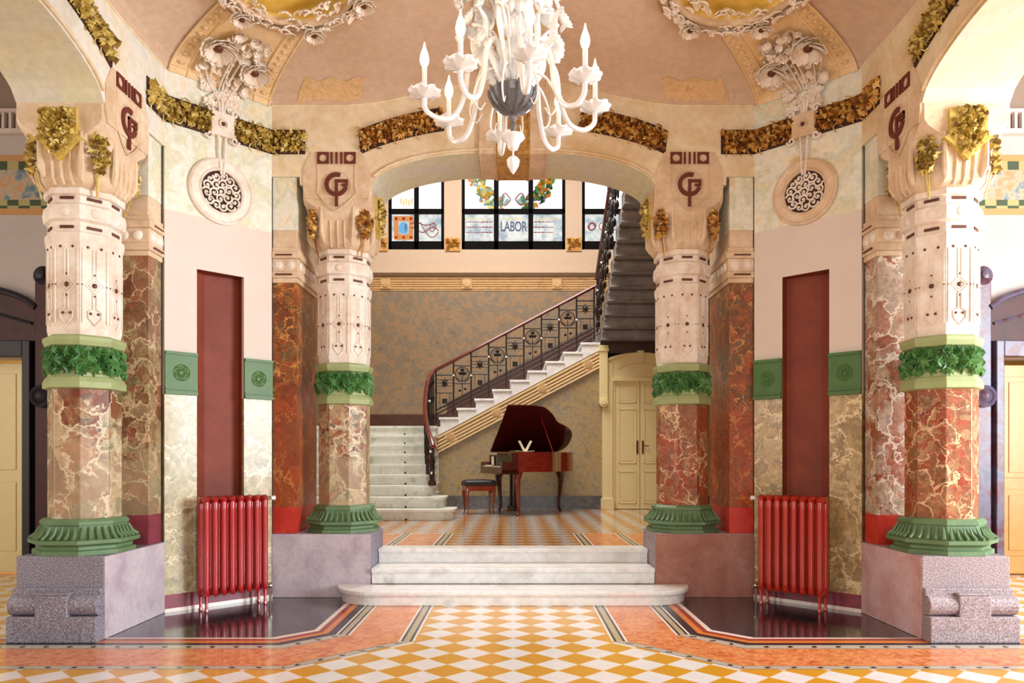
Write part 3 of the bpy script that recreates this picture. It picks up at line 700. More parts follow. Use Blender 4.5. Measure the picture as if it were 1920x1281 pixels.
# ------------------------------------------------------------------ pilasters
def pilaster(k, sx, near, marble, label):
    SM = side_m(k); x0, x1 = sorted((sx*2.34, sx*2.60)); xc = (x0+x1)/2
    root = thing('marble_pilaster', SM @ Vector((xc, .4, ZP)), label, 'pilaster', 'pilasters at the hall corners')
    Y0, Y1 = (.03, .85)
    mb = MB(SM); mb.box(x0, x1, Y0, Y1, ZP, .97); mb.build('base', 'red_band' if not (near and sx > 0) else 'purple_base', root)
    mb = MB(SM); mb.box(x0+.002, x1-.002, Y0+.002, Y1, .97, 3.40); mb.build('marble_shaft', marble, root)
    mb = MB(SM)
    for z0, z1, p in ((3.40, 3.45, .015), (3.45, 3.52, .03), (3.52, 3.66, .02), (3.66, 3.73, .04), (3.73, 3.78, .02), (3.78, 3.97, 0)):
        mb.box(x0-(p if sx > 0 else 0), x1+(p if sx < 0 else 0), Y0-p, Y1, z0, z1)
    mb.build('capital', 'stucco', root, bevel=.008)
    mb = MB(SM); mb.box(x0+.001, x1-.001, Y0+.001, Y1, 3.97, 4.54); mb.build('painted_panel', 'frieze_paint', root)
    mb = MB(SM)
    for q in (-.065, .065):
        F = T(xc+q, Y0-.02, 3.59); mb.ball((0, 0, 0), .05, 12, (1, .4, 1), F); mb.tube([(.058*math.cos(i*PI/10), 0, .058*math.sin(i*PI/10)) for i in range(20)], .006, 5, F, closed=True)
    xi = x0-.02 if sx > 0 else x1+.02
    for yy in (.12, .25, .38, .51, .64): mb.ball((xi, yy, 3.59), .048, 12, (.4, 1, 1))
    mb.build('discs', 'stucco_white', root, smooth=True)
    for z_ in (3.485, 3.695):
        mb = MB(SM); mb.box(xc-.09, xc+.09, Y0-.045, Y0-.02, z_-.008, z_+.008)
        mb.build('slot', 'brown_dot', root)
pilaster(0, -1, False, 'pil', 'rust marble pilaster behind the column left of the steps, with a red foot')
pilaster(0, 1, False, 'pil', 'rust marble pilaster behind the column right of the steps, with a red foot')
pilaster(1, 1, True, 'pil_near', 'olive brown marble pilaster beside the large near left column')
pilaster(3, -1, True, 'pil_near_r', 'blush and rust marble pilaster beside the large near right column')

# ------------------------------------------------------------------ vault
def bnd(th):
    dx, dy = math.cos(th), math.sin(th); c = []
    if abs(dx) > 1e-9: c.append(AP/abs(dx))
    if abs(dy) > 1e-9: c.append(AP/abs(dy))
    c.append(C8/(abs(dx)+abs(dy))); t_ = min(c)
    x, y = t_*dx, t_*dy
    if t_ == c[-1]: z = 5.3
    else: z = zb(y if abs(abs(x)-AP) < 1e-6 else x)
    return x, y, z
ZC = 5.84
def vpt(x, y):   # point of the vault over plan position relative to centre
    th = math.atan2(y, x); bx_, by_, z_ = bnd(th); s_ = math.hypot(x, y)/math.hypot(bx_, by_); s_ = min(1, s_)
    return Vector((x, CY+y, z_ + (ZC-z_)*math.sqrt(max(0, 1-s_*s_))))
def vframe(x, y):  # frame on the vault: Z pointing down into the room
    p = vpt(x, y); a = vpt(x+.02, y)-vpt(x-.02, y); b = vpt(x, y+.02)-vpt(x, y-.02)
    n = a.cross(b).normalized()
    if n.z > 0: n = -n
    xa = Vector((y, -x, 0)).normalized(); xa = (xa - n*xa.dot(n)).normalized(); ya = n.cross(xa)
    m = Matrix.Identity(4)
    for i in range(3): m[i][0] = xa[i]; m[i][1] = ya[i]; m[i][2] = n[i]; m[i][3] = p[i]
    return m
vb = MB(); angs = []
corn = [math.atan2(HC, AP), math.atan2(AP, HC)]
base_a = [0]+[corn[0]*i/10 for i in range(1, 10)]+[corn[0]+(corn[1]-corn[0])*i/6 for i in range(0, 6)]+[corn[1]+(PI/2-corn[1])*i/10 for i in range(0, 10)]
for q in range(4): angs += [a+q*PI/2 for a in base_a]
ss = [math.sin(PI/2*i/16) for i in range(0, 17)]
rs = []
for s_ in ss[1:]:
    r = []
    for a in angs:
        x, y, z = bnd(a); r.append((x*s_, CY+y*s_, z + (ZC-z)*math.sqrt(max(0, 1-s_*s_))))
    rs.append(r)
vb.rings(rs, cap=False)
n = len(angs); vb.add([(0, CY, ZC)]+rs[0], [(0, i+1, (i+1) % n+1) for i in range(n)])
struct(vb, 'ceiling_vault', 'vault', smooth=True, solid=.004, sharp=.25)
# roof slab over everything (keeps the sky out)
rb = MB(); rb.box(-9.8, 9.8, -3.8, 9.7, 6.6, 6.8); struct(rb, 'ceiling_bays', 'bay_brown')

# decorated rib panels on the diagonal facets
def rib_panel(a, sgn, side):
    mb = MB(); R = Rz(a*PI/4)
    def P(u, s_, off):   # u in -1..1 across the facet, s_ scale
        v_ = R @ Vector((u*DH*s_, DA*s_, 0)); z = 5.3+(ZC-5.3)*math.sqrt(max(0, 1-s_*s_)); d = Vector((v_.x, v_.y, 0)).normalized()
        return Vector((v_.x, CY+v_.y, z)) - d*off*(.6 if s_ > .97 else .3) - Vector((0, 0, off))
    sl = [1.0, .995, .985, .97, .95, .92, .89, .86, .83, .80, .76, .72]
    for i in range(len(sl)-1):
        for j in range(6):
            u0, u1 = -.93+1.86*j/6, -.93+1.86*(j+1)/6
            mb.add([P(u0, sl[i], .014), P(u1, sl[i], .014), P(u1, sl[i+1], .014), P(u0, sl[i+1], .014)], [(0, 1, 2, 3)])
    for u in (-.93, -.62, .62, .93): mb.tube([P(u, q, .02) for q in sl], .010, 5)
    mb.tube([P(-.93+1.86*j/8, .992, .02) for j in range(9)], .012, 5)
    o = mb.build('rib_panel', 'rib'); tag(o, 'peach painted rib panel climbing the vault above the %s diagonal wall' % side, 'ceiling panel', 'peach vault panels')
    mb = MB()
    for u in (-.78, .78):
        mb = MB()
        for i in range(11):
            s_ = .985-.022*i; p = P(u, s_, .022)
            mb.ball(p, .026, 8, (1, 1, .5)); mb.tube([p + Vector((.034*math.cos(k*PI/5), .034*math.sin(k*PI/5), 0)) for k in range(10)], .005, 4, closed=True)
        b = mb.build('beading', 'rib', o, smooth=True)
    return P
def flower(mb, mc, F, r, seed):
    rnd = random.Random(seed); n_ = 9
    for layer, (q, up) in enumerate(((1.0, .25), (.78, .45))):
        for i in range(n_):
            m = F @ Rz(2*PI*i/n_+layer*.35+rnd.uniform(-.06, .06)) @ T(0, r*.12, .012+.02*layer+.006*(i % 2)) @ Rx(up*.5+.12*(i % 2)) @ Ry(.22)
            mb.petal(m, r*q*.92, r*q*(.52 if layer else .60), .55)
    mb.lathe([(r*.30, .01), (r*.30, .03), (r*.2, .045)], 14, F)
    mc.ball((0, 0, .045), r*.26, 12, (1, 1, .7), F)
def bouquet(a, side, sgn):
    # sgn = +1 when local +u is the inner (far) end
    base = diag_m(a) @ Vector((0, 0, 4.9))
    root = thing('floral_relief', base, 'white stucco bouquet with two dark-eyed flowers above the %s square boss' % side, 'relief', 'stucco bouquets on the vault')
    P = RIB[a]
    def FP(u, s_, off=.03):
        v_ = Rz(a*PI/4) @ Vector((u*DH*s_, DA*s_, 0)); m = vframe(v_.x, v_.y); p = P(u, s_, off)
        m = m.copy(); m.translation = p; return m
    for u, s_, r in ((-.42*sgn, .905, .18), (.42*sgn, .935, .16)):
        f = MB(); c = MB(); flower(f, c, FP(u, s_), r, int(u*10))
        fo = f.build('flower', 'white_leaf', root, solid=.006); c.build('flower_eye', 'brown_dot', fo, smooth=True)
    D = diag_m(a); rnd = random.Random(3)
    lf = MB()
    for i in range(46):
        u = rnd.uniform(-.55, .55); s_ = rnd.uniform(.84, .995)
        l = rnd.uniform(.06, .11)
        a0 = rnd.uniform(0, 6.28)
        for q in range(4): lf.petal(FP(u, s_, .035) @ Rz(a0+q*1.1) @ Rx(.3), l*.75, l*.5, .7)
    for i in range(34):   # leaves low on the wall face
        z_ = rnd.uniform(5.06, 5.32); w_ = .10+.5*(z_-5.04); l = rnd.uniform(.06, .10)
        x_ = rnd.uniform(-w_, w_); a0 = rnd.uniform(-1.4, 1.4)
        for q in range(3): lf.petal(D @ T(x_, -.03, z_) @ Ry(a0+q*.9-.9) @ Rx(PI/2-.3), l*.85, l*.5, .7)
    lf.build('leaves', 'white_leaf', root)
    st = MB()
    for u, s_ in ((-.42*sgn, .915), (.40*sgn, .94), (-.1, .86), (.12, .88), (-.5*sgn, .95), (.0, .93)):
        top = D.inverted() @ P(u, s_, .04)
        st.tube(bez([(u*.05, -.03, 5.0), (u*.10, -.04, 5.15), (u*.3, -.05, 5.30), top]), .009, 6, D)
    st.build('stems', 'stucco_white', root, smooth=True)
    for i in range(26):
        bd = MB()
        F = FP(rnd.uniform(-.5, .5), rnd.uniform(.86, .98), .05); bd.ball((0, 0, .01), rnd.uniform(.012, .022), 8, m=F); bd.build('bud', 'stucco_white', root, smooth=True)
RIB = {1: rib_panel(1, 1, 'left'), -1: rib_panel(-1, -1, 'right')}
bouquet(1, 'left', 1); bouquet(-1, 'right', -1)

# round ceiling medallions
def medallion(sx, side):
    x, y = sx*1.945, 1.82; F = vframe(x, y)
    root = thing('ceiling_medallion', F.translation, 'round stucco ceiling medallion on the %s of the vault, ringed with flowers' % side, 'ceiling medallion', 'round ceiling medallions')
    F = F @ T(0, 0, -.02)
    mb = MB(F)
    prof = []
    for r, z in ((.765, -.06), (.765, .05), (.74, .09), (.715, .06), (.69, .06), (.67, .11), (.64, .12), (.61, .07), (.59, .07), (.57, .13), (.54, .13), (.52, .09)): prof.append((r, z))
    mb.lathe(prof, 56, cap=False); mb.build('ring_moulding', 'stucco', root, smooth=True)
    mb = MB(F); mb.lathe([(.53, .10), (.50, .07), (.3, .05), (.001, .05)], 48, cap=False); mb.build('yellow_field', 'yellow_field', root, smooth=True)
    rnd = random.Random(5)
    for i in range(6):
        a_ = 2*PI*i/6 + .35; r = .105
        f = MB(); c = MB(); flower(f, c, F @ T(.655*math.cos(a_), .655*math.sin(a_), .12), r, i)
        fo = f.build('flower', 'white_leaf', root, solid=.005); c.build('flower_eye', 'brown_dot', fo, smooth=True)
    mb = MB(F)
    for i in range(150):
        a_ = rnd.uniform(0, 6.28); r = rnd.choice((rnd.uniform(.36, .52), rnd.uniform(.58, .72), rnd.uniform(.60, .70))); l = rnd.uniform(.09, .15)
        for q in range(3):
            mb.petal(T(r*math.cos(a_), r*math.sin(a_), .10) @ Rz(a_+PI/2+rnd.uniform(-.5, .5)+(q-1)*.8) @ Rx(.25), l*.62, l*.42, .7)
    tag(mb.build('leaf_garland', 'white_leaf', root, solid=.012), kind='stuff')
medallion(-1, 'left'); medallion(1, 'right')

# painted remnants left on the pink vault
def remnant(sx, side):
    mb = MB(); rnd = random.Random(2); nx, ny = 16, 7; x0, x1 = 1.66, 2.34; G = []
    for j in range(ny+1):
        row = []
        for i in range(nx+1):
            x = x0+(x1-x0)*i/nx + (rnd.uniform(-.015, .015) if i in (0, nx) else 0); s_ = .998-.058*j/ny + (rnd.uniform(-.006, .0) if j in (0, ny) else 0)
            if j == ny: s_ -= .007*math.sin(i*.9)
            p = vpt(sx*x*s_, AP*s_); row.append(p + Vector((0, -.006, -.006)))
        G.append(row)
    for j in range(ny):
        for i in range(nx): mb.add([G[j][i], G[j][i+1], G[j+1][i+1], G[j+1][i]], [(0, 1, 2, 3)])
    o = mb.build('painted_remnant', 'remnant', smooth=True)
    tag(o, 'patch of exposed orange ornament paint on the pink vault, %s of the chandelier' % side, 'wall painting', 'patches of old paint on the vault')
remnant(-1, 'left'); remnant(1, 'right')

# ------------------------------------------------------------------ gilded leaf friezes
def arch_frieze(k, sx, label, gold):
    SM = side_m(k); n_ = 9; x0, x1 = .74, 1.64
    lowz = lambda x: 4.78 + .30*(1-((x-0.0)/1.64)**2.2)**.9 if x < 1.64 else 4.78
    mid = SM @ Vector((sx*(x0+x1)/2, 0, 4.9))
    root = thing('gilded_leaf_frieze', mid, label, 'frieze', 'gilded leaf friezes')
    mb = MB(SM); lf = MB(SM)
    for i in range(n_):
        a, b = x0+(x1-x0)*i/n_, x0+(x1-x0)*(i+1)/n_
        sh = lambda x, z_: x + (z_-4.78)*0.12
        q = [(sx*a, lowz(a)), (sx*b, lowz(b)), (sx*(b+.03), lowz(b)+.25), (sx*(a+.03), lowz(a)+.25)]
        mb.prism(q, -.008, .004)
        m = T(sx*(a+b)/2, -.008, lowz((a+b)/2)+.125) @ Ry(sx*.25)
        leaf_mass(lf, m, (b-a)*1.05, .20, 20, .085, i+k*20+(3 if sx > 0 else 0), .035); vine(lf, m, b-a, .2, 3, i)
    mb.build('backing', 'frieze_back', root); lf.build('leaves', gold, root)
arch_frieze(0, -1, 'gilded leaf band on the back arch, left of the chandelier', 'gold_w')
arch_frieze(0, 1, 'gilded leaf band on the back arch, right of the chandelier', 'gold_w')
arch_frieze(1, 1, 'gilded leaf band slanting down above the near left column', 'gold_l')
arch_frieze(3, -1, 'gilded leaf band slanting down above the near right column', 'gold_l')
def corner_frieze(a, side_k, local_sx, end, label, gold):
    """from the square boss along the diagonal wall, round the corner and a little way on the straight side; end=+1 towards local +x of the diagonal"""
    D = diag_m(a); SM = side_m(side_k)
    root = thing('gilded_leaf_frieze', D @ Vector((end*.34, 0, 4.9)), label, 'frieze', 'gilded leaf friezes')
    mb = MB(); lf = MB()
    mb.box(min(end*.11, end*DH), max(end*.11, end*DH), -.012, .004, 4.78, 5.04, D)
    xs = sorted((local_sx*2.24, local_sx*2.6)); mb.box(xs[0], xs[1], -.012, .004, 4.78, 5.04, SM)
    for i in range(4):
        x = end*(.11 + (DH-.11)*(i+.5)/4); m = D @ T(x, -.012, 4.91); leaf_mass(lf, m, .125, .22, 18, .085, i+a*9, .035); vine(lf, m, .12, .2, 3, i)
    for i in range(3):
        m = SM @ T(local_sx*(2.26+.12*(i+.5)-.02), -.012, 4.91); leaf_mass(lf, m, .125, .22, 18, .085, i+a*7+2, .035); vine(lf, m, .12, .2, 3, i+5)
    mb.build('backing', 'frieze_back', root); lf.build('leaves', gold, root)
corner_frieze(1, 0, -1, 1, 'gilded leaf frieze right of the left square boss', 'gold_l')
corner_frieze(1, 1, 1, -1, 'gilded leaf frieze left of the left square boss', 'gold_l')
corner_frieze(-1, 0, 1, -1, 'gilded leaf frieze left of the right square boss', 'gold_w')
corner_frieze(-1, 3, -1, 1, 'gilded leaf frieze right of the right square boss', 'gold_w')

# keystone strip on the back arch and up the vault
SM = side_m(0)
root = thing('keystone_panel', SM @ Vector((0, 0, 4.8)), 'gilded keystone strip between pale bands behind the chandelier', 'keystone')
def strip(mb, u0, u1, off):
    pts = [(0, .73, arch_z(0)), (0, .0, arch_z(0)), (0, 0, zb(0))]
    path = [Vector((0, .73, arch_z(0)-off)), Vector((0, -off, arch_z(0)-off)), Vector((0, -off, zb(0)-off))]
    for s_ in (.995, .985, .97, .94, .90, .85, .78, .7, .6, .5, .4):
        p = vpt(0, AP*s_); path.append(Vector((0, p.y-CY-AP-off*.5, p.z-off)))
    sec = [(u0, 0), (u1, 0)]
    G = [[(u, p.y, p.z) for u in (u0, u1)] for p in path]
    for i in range(len(G)-1): mb.add([G[i][0], G[i][1], G[i+1][1], G[i+1][0]], [(0, 1, 2, 3)])
    for u in (u0, u1): mb.tube([(u, p.y, p.z) for p in path], .012, 6)
mb = MB(SM); strip(mb, -.17, .17, .03); mb.build('gilded_relief', 'gold_panel', root)
for s_ in (-1, 1):
    mb = MB(SM); strip(mb, *sorted((s_*.19, s_*.36)), .022); mb.build('border_band', 'stucco', root)

# ------------------------------------------------------------------ pierced roundels with square boss
def roundel(a, side):
    D = diag_m(a)
    root = thing('pierced_roundel', D @ Vector((0, 0, 4.23)), 'round pierced vine grille hanging by stems from a square boss on the %s diagonal wall' % side, 'roundel', 'pierced wall roundels')
    F = D @ T(0, 0, 4.23) @ Rx(PI/2)      # local z -> -y (into the room)
    mb = MB(F); mb.lathe([(.335, 0), (.335, .03), (.315, .045), (.30, .03), (.24, .03), (.225, .045), (.21, .03), (.21, .0)], 48, cap=False); mb.build('rim', 'stucco_white' if a > 0 else 'stucco', root, smooth=True)
    mb = MB(F); mb.lathe([(.215, .004), (.001, .004)], 40, cap=False); mb.build('dark_field', 'grille_dark', root)
    mb = MB(F); rnd = random.Random(11)
    spots = [(0, 0)] + [(.078*math.cos(k_*PI/3+.3), .078*math.sin(k_*PI/3+.3)) for k_ in range(6)] + [(.155*math.cos(k_*PI/6.5), .155*math.sin(k_*PI/6.5)) for k_ in range(13)]
    for i, (cx_, cy_) in enumerate(spots):
        a0 = rnd.uniform(0, 6.28); d_ = 1 if i % 2 else -1; R_ = rnd.uniform(.040, .052); pts = []
        for j in range(15):
            q = j/14; rr = R_*(1.05-.8*q); x, y = cx_+rr*math.cos(a0+d_*q*7.5), cy_+rr*math.sin(a0+d_*q*7.5)
            h_ = math.hypot(x, y)
            if h_ > .205: x *= .205/h_; y *= .205/h_
            pts.append((x, y, .02))
        mb.tube(pts, [.0105*(1-.3*j/14) for j in range(15)], 6)
        mb.ball((cx_, cy_, .02), .013, 6)
    mb.build('vine_grille', 'stucco_white', root, smooth=True)
    mb = MB(D)
    for q in (-.03, .03): mb.tube([(q*1.3, -.03, 4.80), (q, -.035, 4.65), (q*.8, -.035, 4.5), (q*.4, -.04, 4.40)], .013, 7)
    mb.build('stem', 'stucco_white', root, smooth=True)
    mb = MB(D); mb.box(-.12, .12, -.06, 0, 4.79, 5.03); mb.lathe([(.045, .058), (.055, .07), (.04, .082), (.03, .06)], 18, T(0, 0, 4.91) @ Rx(PI/2), cap=False)
    o = mb.build('square_boss', 'stucco_white' if a > 0 else 'stucco', root, bevel=.01)
    mb = MB(D); mb.ball((0, -.064, 4.91), .022, 10); mb.build('boss_eye', 'brown_dot', o, smooth=True)
    mb = MB(D)
    for sx in (-1, 1):
        for sz in (-1, 1):
            mb.tube([(sx*(.13+.045*(1-q*.75)*math.cos(q*7)), -.045, 4.91+sz*(.135+.045*(1-q*.75)*math.sin(q*7))) for q in [i/14 for i in range(15)]], .012, 6)
    mb.build('scrolls', 'stucco_white', root, smooth=True)
roundel(1, 'left'); roundel(-1, 'right')

# ------------------------------------------------------------------ marble steps
root = thing('marble_steps', (0, 7.6, 0), 'three white marble steps with rounded lowest step between the two plinths', 'steps')
def step_poly(hw, y0, y1, rnd_):
    if not rnd_: return [(-hw, y1), (-hw, y0), (hw, y0), (hw, y1)]
    p = []; r = .42
    for i in range(13):
        t_ = PI+PI/2*i/12; p.append((-hw+r+r*math.cos(t_), y0+.46+ .46*math.sin(t_)))
    q = [(-x, y) for x, y in p[::-1]]
    return p + q
def step(hw, y0, y1, z0, z1, r_=False):
    mb = MB(); mb.prism(step_poly(hw-.035 if r_ else hw, y0+.03, y1, r_), z0, z1-.05, 'z'); mb.prism(step_poly(hw-.015 if r_ else hw, y0+.015, y1, r_), z1-.06, z1-.04, 'z')
    mb.prism(step_poly(hw, y0, y1, r_), z1-.042, z1, 'z')
    mb.build('step', 'white_marble', root, bevel=.008)
step(1.87, 7.56, 8.05, 0, .15, True); step(1.525, 8.01, 8.6, .15, .32); step(1.525, 8.43, 8.75, .32, ZU+.001)

# ------------------------------------------------------------------ radiators
def radiator(a, mat, side):
    D = diag_m(a); m_ = 1 if a > 0 else -1
    NS, pitch = 8, .087; L = NS*pitch
    xc0 = m_*(.055)         # centre along wall
    root = thing('cast_iron_radiator', D @ Vector((xc0, -.17, 0)), 'red cast iron column radiator under the niche on the %s diagonal wall' % side, 'radiator', 'red radiators')
    for i in range(NS):
        x = xc0 + (i-(NS-1)/2)*pitch
        mb = MB(D @ T(x, -.17, 0))
        for yy in (-.065, .065):
            mb.lathe([(.012, .14), (.024, .17), (.025, .25), (.0245, .98), (.026, 1.06), (.014, 1.11)], 12, T(0, yy, 0) @ Matrix.Diagonal((1.25, 1.25, 1, 1)))
        for z_, r in ((1.085, .036), (.165, .034)):
            mb.tube([(0, -.095, z_-.01), (0, -.06, z_+.008), (0, 0, z_), (0, .06, z_+.008), (0, .095, z_-.01)], [.022, r, r*.95, r, .022], 10)
            mb.tube([(-pitch/2, 0, z_), (pitch/2, 0, z_)], .026, 10)
        sec = mb.build('section', mat, root, smooth=True, sharp=1.0)
        if i in (0, NS-1):
            mb = MB(D @ T(x, -.17, 0))
            for yy in (-.07, .07): mb.lathe([(.022, 0), (.014, .03), (.015, .09), (.026, .16)], 10, T(0, yy, 0))
            mb.build('foot', mat, root, smooth=True)
    e = xc0 + m_*L/2
    mb = MB(D); mb.tube([(e-m_*.02, -.17, 1.085), (e+m_*.05, -.17, 1.085)], .013, 10); mb.tube([(e+m_*.03, -.17, 1.085), (e+m_*.05, -.17, 1.085)], .02, 8)
    mb.build('top_valve', 'chrome', root, smooth=True)
    mb = MB(D); mb.tube([(e+m_*.055, -.17, 1.085), (e+m_*.10, -.17, 1.085)], [.02, .026], 12); mb.build('valve_knob', 'valve_white', root, smooth=True)
    mb = MB(D); mb.tube([(e-m_*.02, -.17, .165), (e+m_*.045, -.17, .165), (e+m_*.05, -.17, .15), (e+m_*.05, -.17, 0)], .013, 10); mb.ball((e+m_*.05, -.17, .165), .028, 10); mb.build('bottom_valve', 'chrome', root, smooth=True)
radiator(1, 'rad_l', 'left'); radiator(-1, 'rad_r', 'right')

# ------------------------------------------------------------------ chandelier
cx0, cy0 = 0, CY
root = thing('chandelier', (cx0, cy0, 3.28), 'white blown glass chandelier with eight lit candle arms and glass flowers', 'chandelier')
CH = T(cx0, cy0, 0)
def chp(name, mat, fn, parent=None, **kw):
    mb = MB(CH); fn(mb); return mb.build(name, mat, parent or root, smooth=True, **kw)
chp('bowl', 'crystal', lambda m: m.lathe([(.02, 3.65), (.06, 3.665), (.11, 3.70), (.14, 3.75), (.148, 3.785), (.135, 3.80), (.10, 3.78), (.04, 3.75)], 28))
chp('lower_stem', 'crystal', lambda m: m.lathe([(.012, 3.50), (.022, 3.52), (.012, 3.55), (.028, 3.575), (.014, 3.60), (.03, 3.625), (.02, 3.64)], 14))
chp('small_bowl', 'murano', lambda m: m.lathe([(.008, 3.42), (.03, 3.43), (.045, 3.47), (.075, 3.50), (.07, 3.515), (.02, 3.50)], 18))
chp('pendant_drop', 'murano', lambda m: m.lathe([(.003, 3.275), (.012, 3.285), (.036, 3.325), (.042, 3.36), (.03, 3.378), (.006, 3.39), (.005, 3.43)], 16))
chp('central_stem', 'murano', lambda m: m.lathe([(.02, 3.74), (.05, 3.80), (.035, 3.88), (.02, 3.95), (.045, 4.0), (.028, 4.06), (.02, 4.10), (.075, 4.17), (.085, 4.24), (.06, 4.30), (.03, 4.34), (.06, 4.42), (.09, 4.55), (.05, 4.66), (.02, 4.74), (.02, 4.80)], 18))
chp('hanging_chain', 'brass', lambda m: m.tube([(0, 0, 4.78), (0, 0, ZC+.02)], .009, 8))
chp('ceiling_cup', 'murano', lambda m: m.lathe([(.02, ZC-.12), (.05, ZC-.1), (.08, ZC-.03), (.09, ZC+.01)], 18))
def ribbed_cup(m, M_, r, h):
    seg = 32; R_ = []
    for rr, z in ((.012, 0), (.03, .008), (.07, .018), (.10, .04), (.105, .052), (.07, .05), (.02, .035)):
        R_.append([((rr*r/.1)*(1+(.07 if j % 2 else -.03)*(rr > .05))*math.cos(2*PI*j/seg), (rr*r/.1)*(1+(.07 if j % 2 else -.03)*(rr > .05))*math.sin(2*PI*j/seg), z*h - (.012 if (j % 4 < 2 and rr > .09) else 0)) for j in range(seg)])
    m.rings(R_, m=M_)
def glass_flower(m, F, r, n_=8):
    for layer in range(2):
        for i in range(n_): m.petal(F @ Rz(2*PI*i/n_+layer*.4) @ Rx(.35+.35*layer), r*(1-.25*layer), r*.7*(1-.25*layer), .5)
    m.ball((0, 0, r*.25), r*.22, 8, m=F)
for i in range(8):
    ph = math.radians(10+45*i); A = Rz(ph); jr = [0, .012, 0, -.01, .02, -.01, .01, -.015][i]
    mb = MB(CH); pts = bez([(.05, 0, 3.80), (.12, 0, 3.98), (.20, 0, 4.03), (.275, 0, 3.93), (.30, 0, 3.76), (.36, 0, 3.62), (.45, 0, 3.585), (.52+jr, 0, 3.63), (.53+jr, 0, 3.70)], 6)
    mb.tube(pts, .016, 8, A); arm = mb.build('arm', 'murano', root, smooth=True)
    mb = MB(CH); ribbed_cup(mb, A @ T(.53+jr, 0, 3.70), .092, 1.0); mb.build('drip_pan', 'murano', arm, smooth=True)
    mb = MB(CH); mb.lathe([(.02, 3.735), (.024, 3.75), (.016, 3.77), (.016, 3.885), (.012, 3.89)], 12, A @ T(.53+jr, 0, 0)); mb.build('candle_tube', 'murano', arm, smooth=True)
    mb = MB(CH); mb.lathe([(.010, 3.887), (.024, 3.915), (.029, 3.94), (.022, 3.975), (.009, 4.01), (.002, 4.045)], 12, A @ T(.53+jr, 0, 0)); mb.build('flame_bulb', 'flame', arm, smooth=True)
for i in range(8):
    ph = math.radians(32+45*i); A = Rz(ph)
    mb = MB(CH); mb.tube(bez([(.04, 0, 3.82), (.10, 0, 4.02), (.20, 0, 4.12), (.29, 0, 4.12+.05*(i % 2))], 6), .008, 7, A)
    glass_flower(mb, A @ T(.30, 0, 4.13+.05*(i % 2)) @ Ry(1.0), .075); mb.build('flower_branch', 'murano', root, smooth=True, solid=.003)
    mb = MB(CH); mb.tube(bez([(.04, 0, 3.86), (.12, 0, 3.90), (.22, 0, 3.84), (.28, 0, 3.70), (.24, 0, 3.62), (.20, 0, 3.67)], 6), [.012-.0003*k_ for k_ in range(31)], 7, A); mb.build('scroll', 'murano', root, smooth=True)
for i in range(12):
    A = Rz(math.radians(30*i)); mb = MB(CH)
    for q in range(6):
        z0 = [3.80, 3.86, 3.92, 4.2, 4.3, 4.42][q]; r0 = .10 if q < 3 else .12
        mb.petal(A @ Rz(q*.3) @ T(r0*.55, 0, z0) @ Rz(-PI/2) @ Rx(1.15-.1*q), .15, .06, .6)
    mb.build('glass_leaves', 'murano', root, smooth=True, solid=.003)
for i in range(6):
    A = Rz(math.radians(60*i+20)); mb = MB(CH)
    mb.tube(bez([(.03, 0, 4.30), (.10, 0, 4.45), (.22, 0, 4.50), (.30, 0, 4.40), (.33, 0, 4.30)], 6), .010, 7, A)
    glass_flower(mb, A @ T(.18, 0, 4.30) @ Ry(1.2), .10); glass_flower(mb, A @ T(.13, 0, 4.47) @ Ry(.9), .09); glass_flower(mb, A @ T(.33, 0, 4.28) @ Ry(2.2), .05)
    mb.build('upper_branch', 'murano', root, smooth=True, solid=.003)

for i in range(14):      # ribs of the bowl and pointed leaves rising from it
    A = Rz(2*PI*i/14); mb = MB(CH)
    mb.tube([(.03, 0, 3.655), (.085, 0, 3.675), (.128, 0, 3.715), (.150, 0, 3.765), (.156, 0, 3.80)], [.005, .008, .010, .010, .006], 6, A)
    mb.build('bowl_rib', 'crystal', root, smooth=True)
for i in range(12):
    A = Rz(2*PI*i/12+.2); mb = MB(CH); k_ = i % 3
    mb.tube(bez([(.09, 0, 3.80), (.15, 0, 3.88+.03*k_), (.19+.03*k_, 0, 3.98+.05*k_), (.17+.05*k_, 0, 4.10+.05*k_), (.22+.05*k_, 0, 4.16+.05*k_)], 5), [.010+.016*math.sin(PI*min(1, q/20)) for q in range(21)], 7, A @ Matrix.Diagonal((1, .6, 1, 1)))
    mb.build('glass_leaf', 'murano', root, smooth=True)
for i in range(10):
    A = Rz(2*PI*i/10+.1); mb = MB(CH); z_ = 4.02+.16*(i % 3); r_ = .25+.05*(i % 2)
    mb.tube(bez([(.05, 0, 3.95), (.14, 0, z_+.02), (r_, 0, z_)], 6), .007, 6, A)
    for q in range(7): mb.ball((.028*math.cos(q*.9), .028*math.sin(q*.9), .01), .018, 6, (1, 1, .6), A @ T(r_, 0, z_) @ Ry(1.1))
    glass_flower(mb, A @ T(r_-.01, 0, z_) @ Ry(1.1), .062, 6); mb.build('small_flower', 'murano', root, smooth=True, solid=.003)

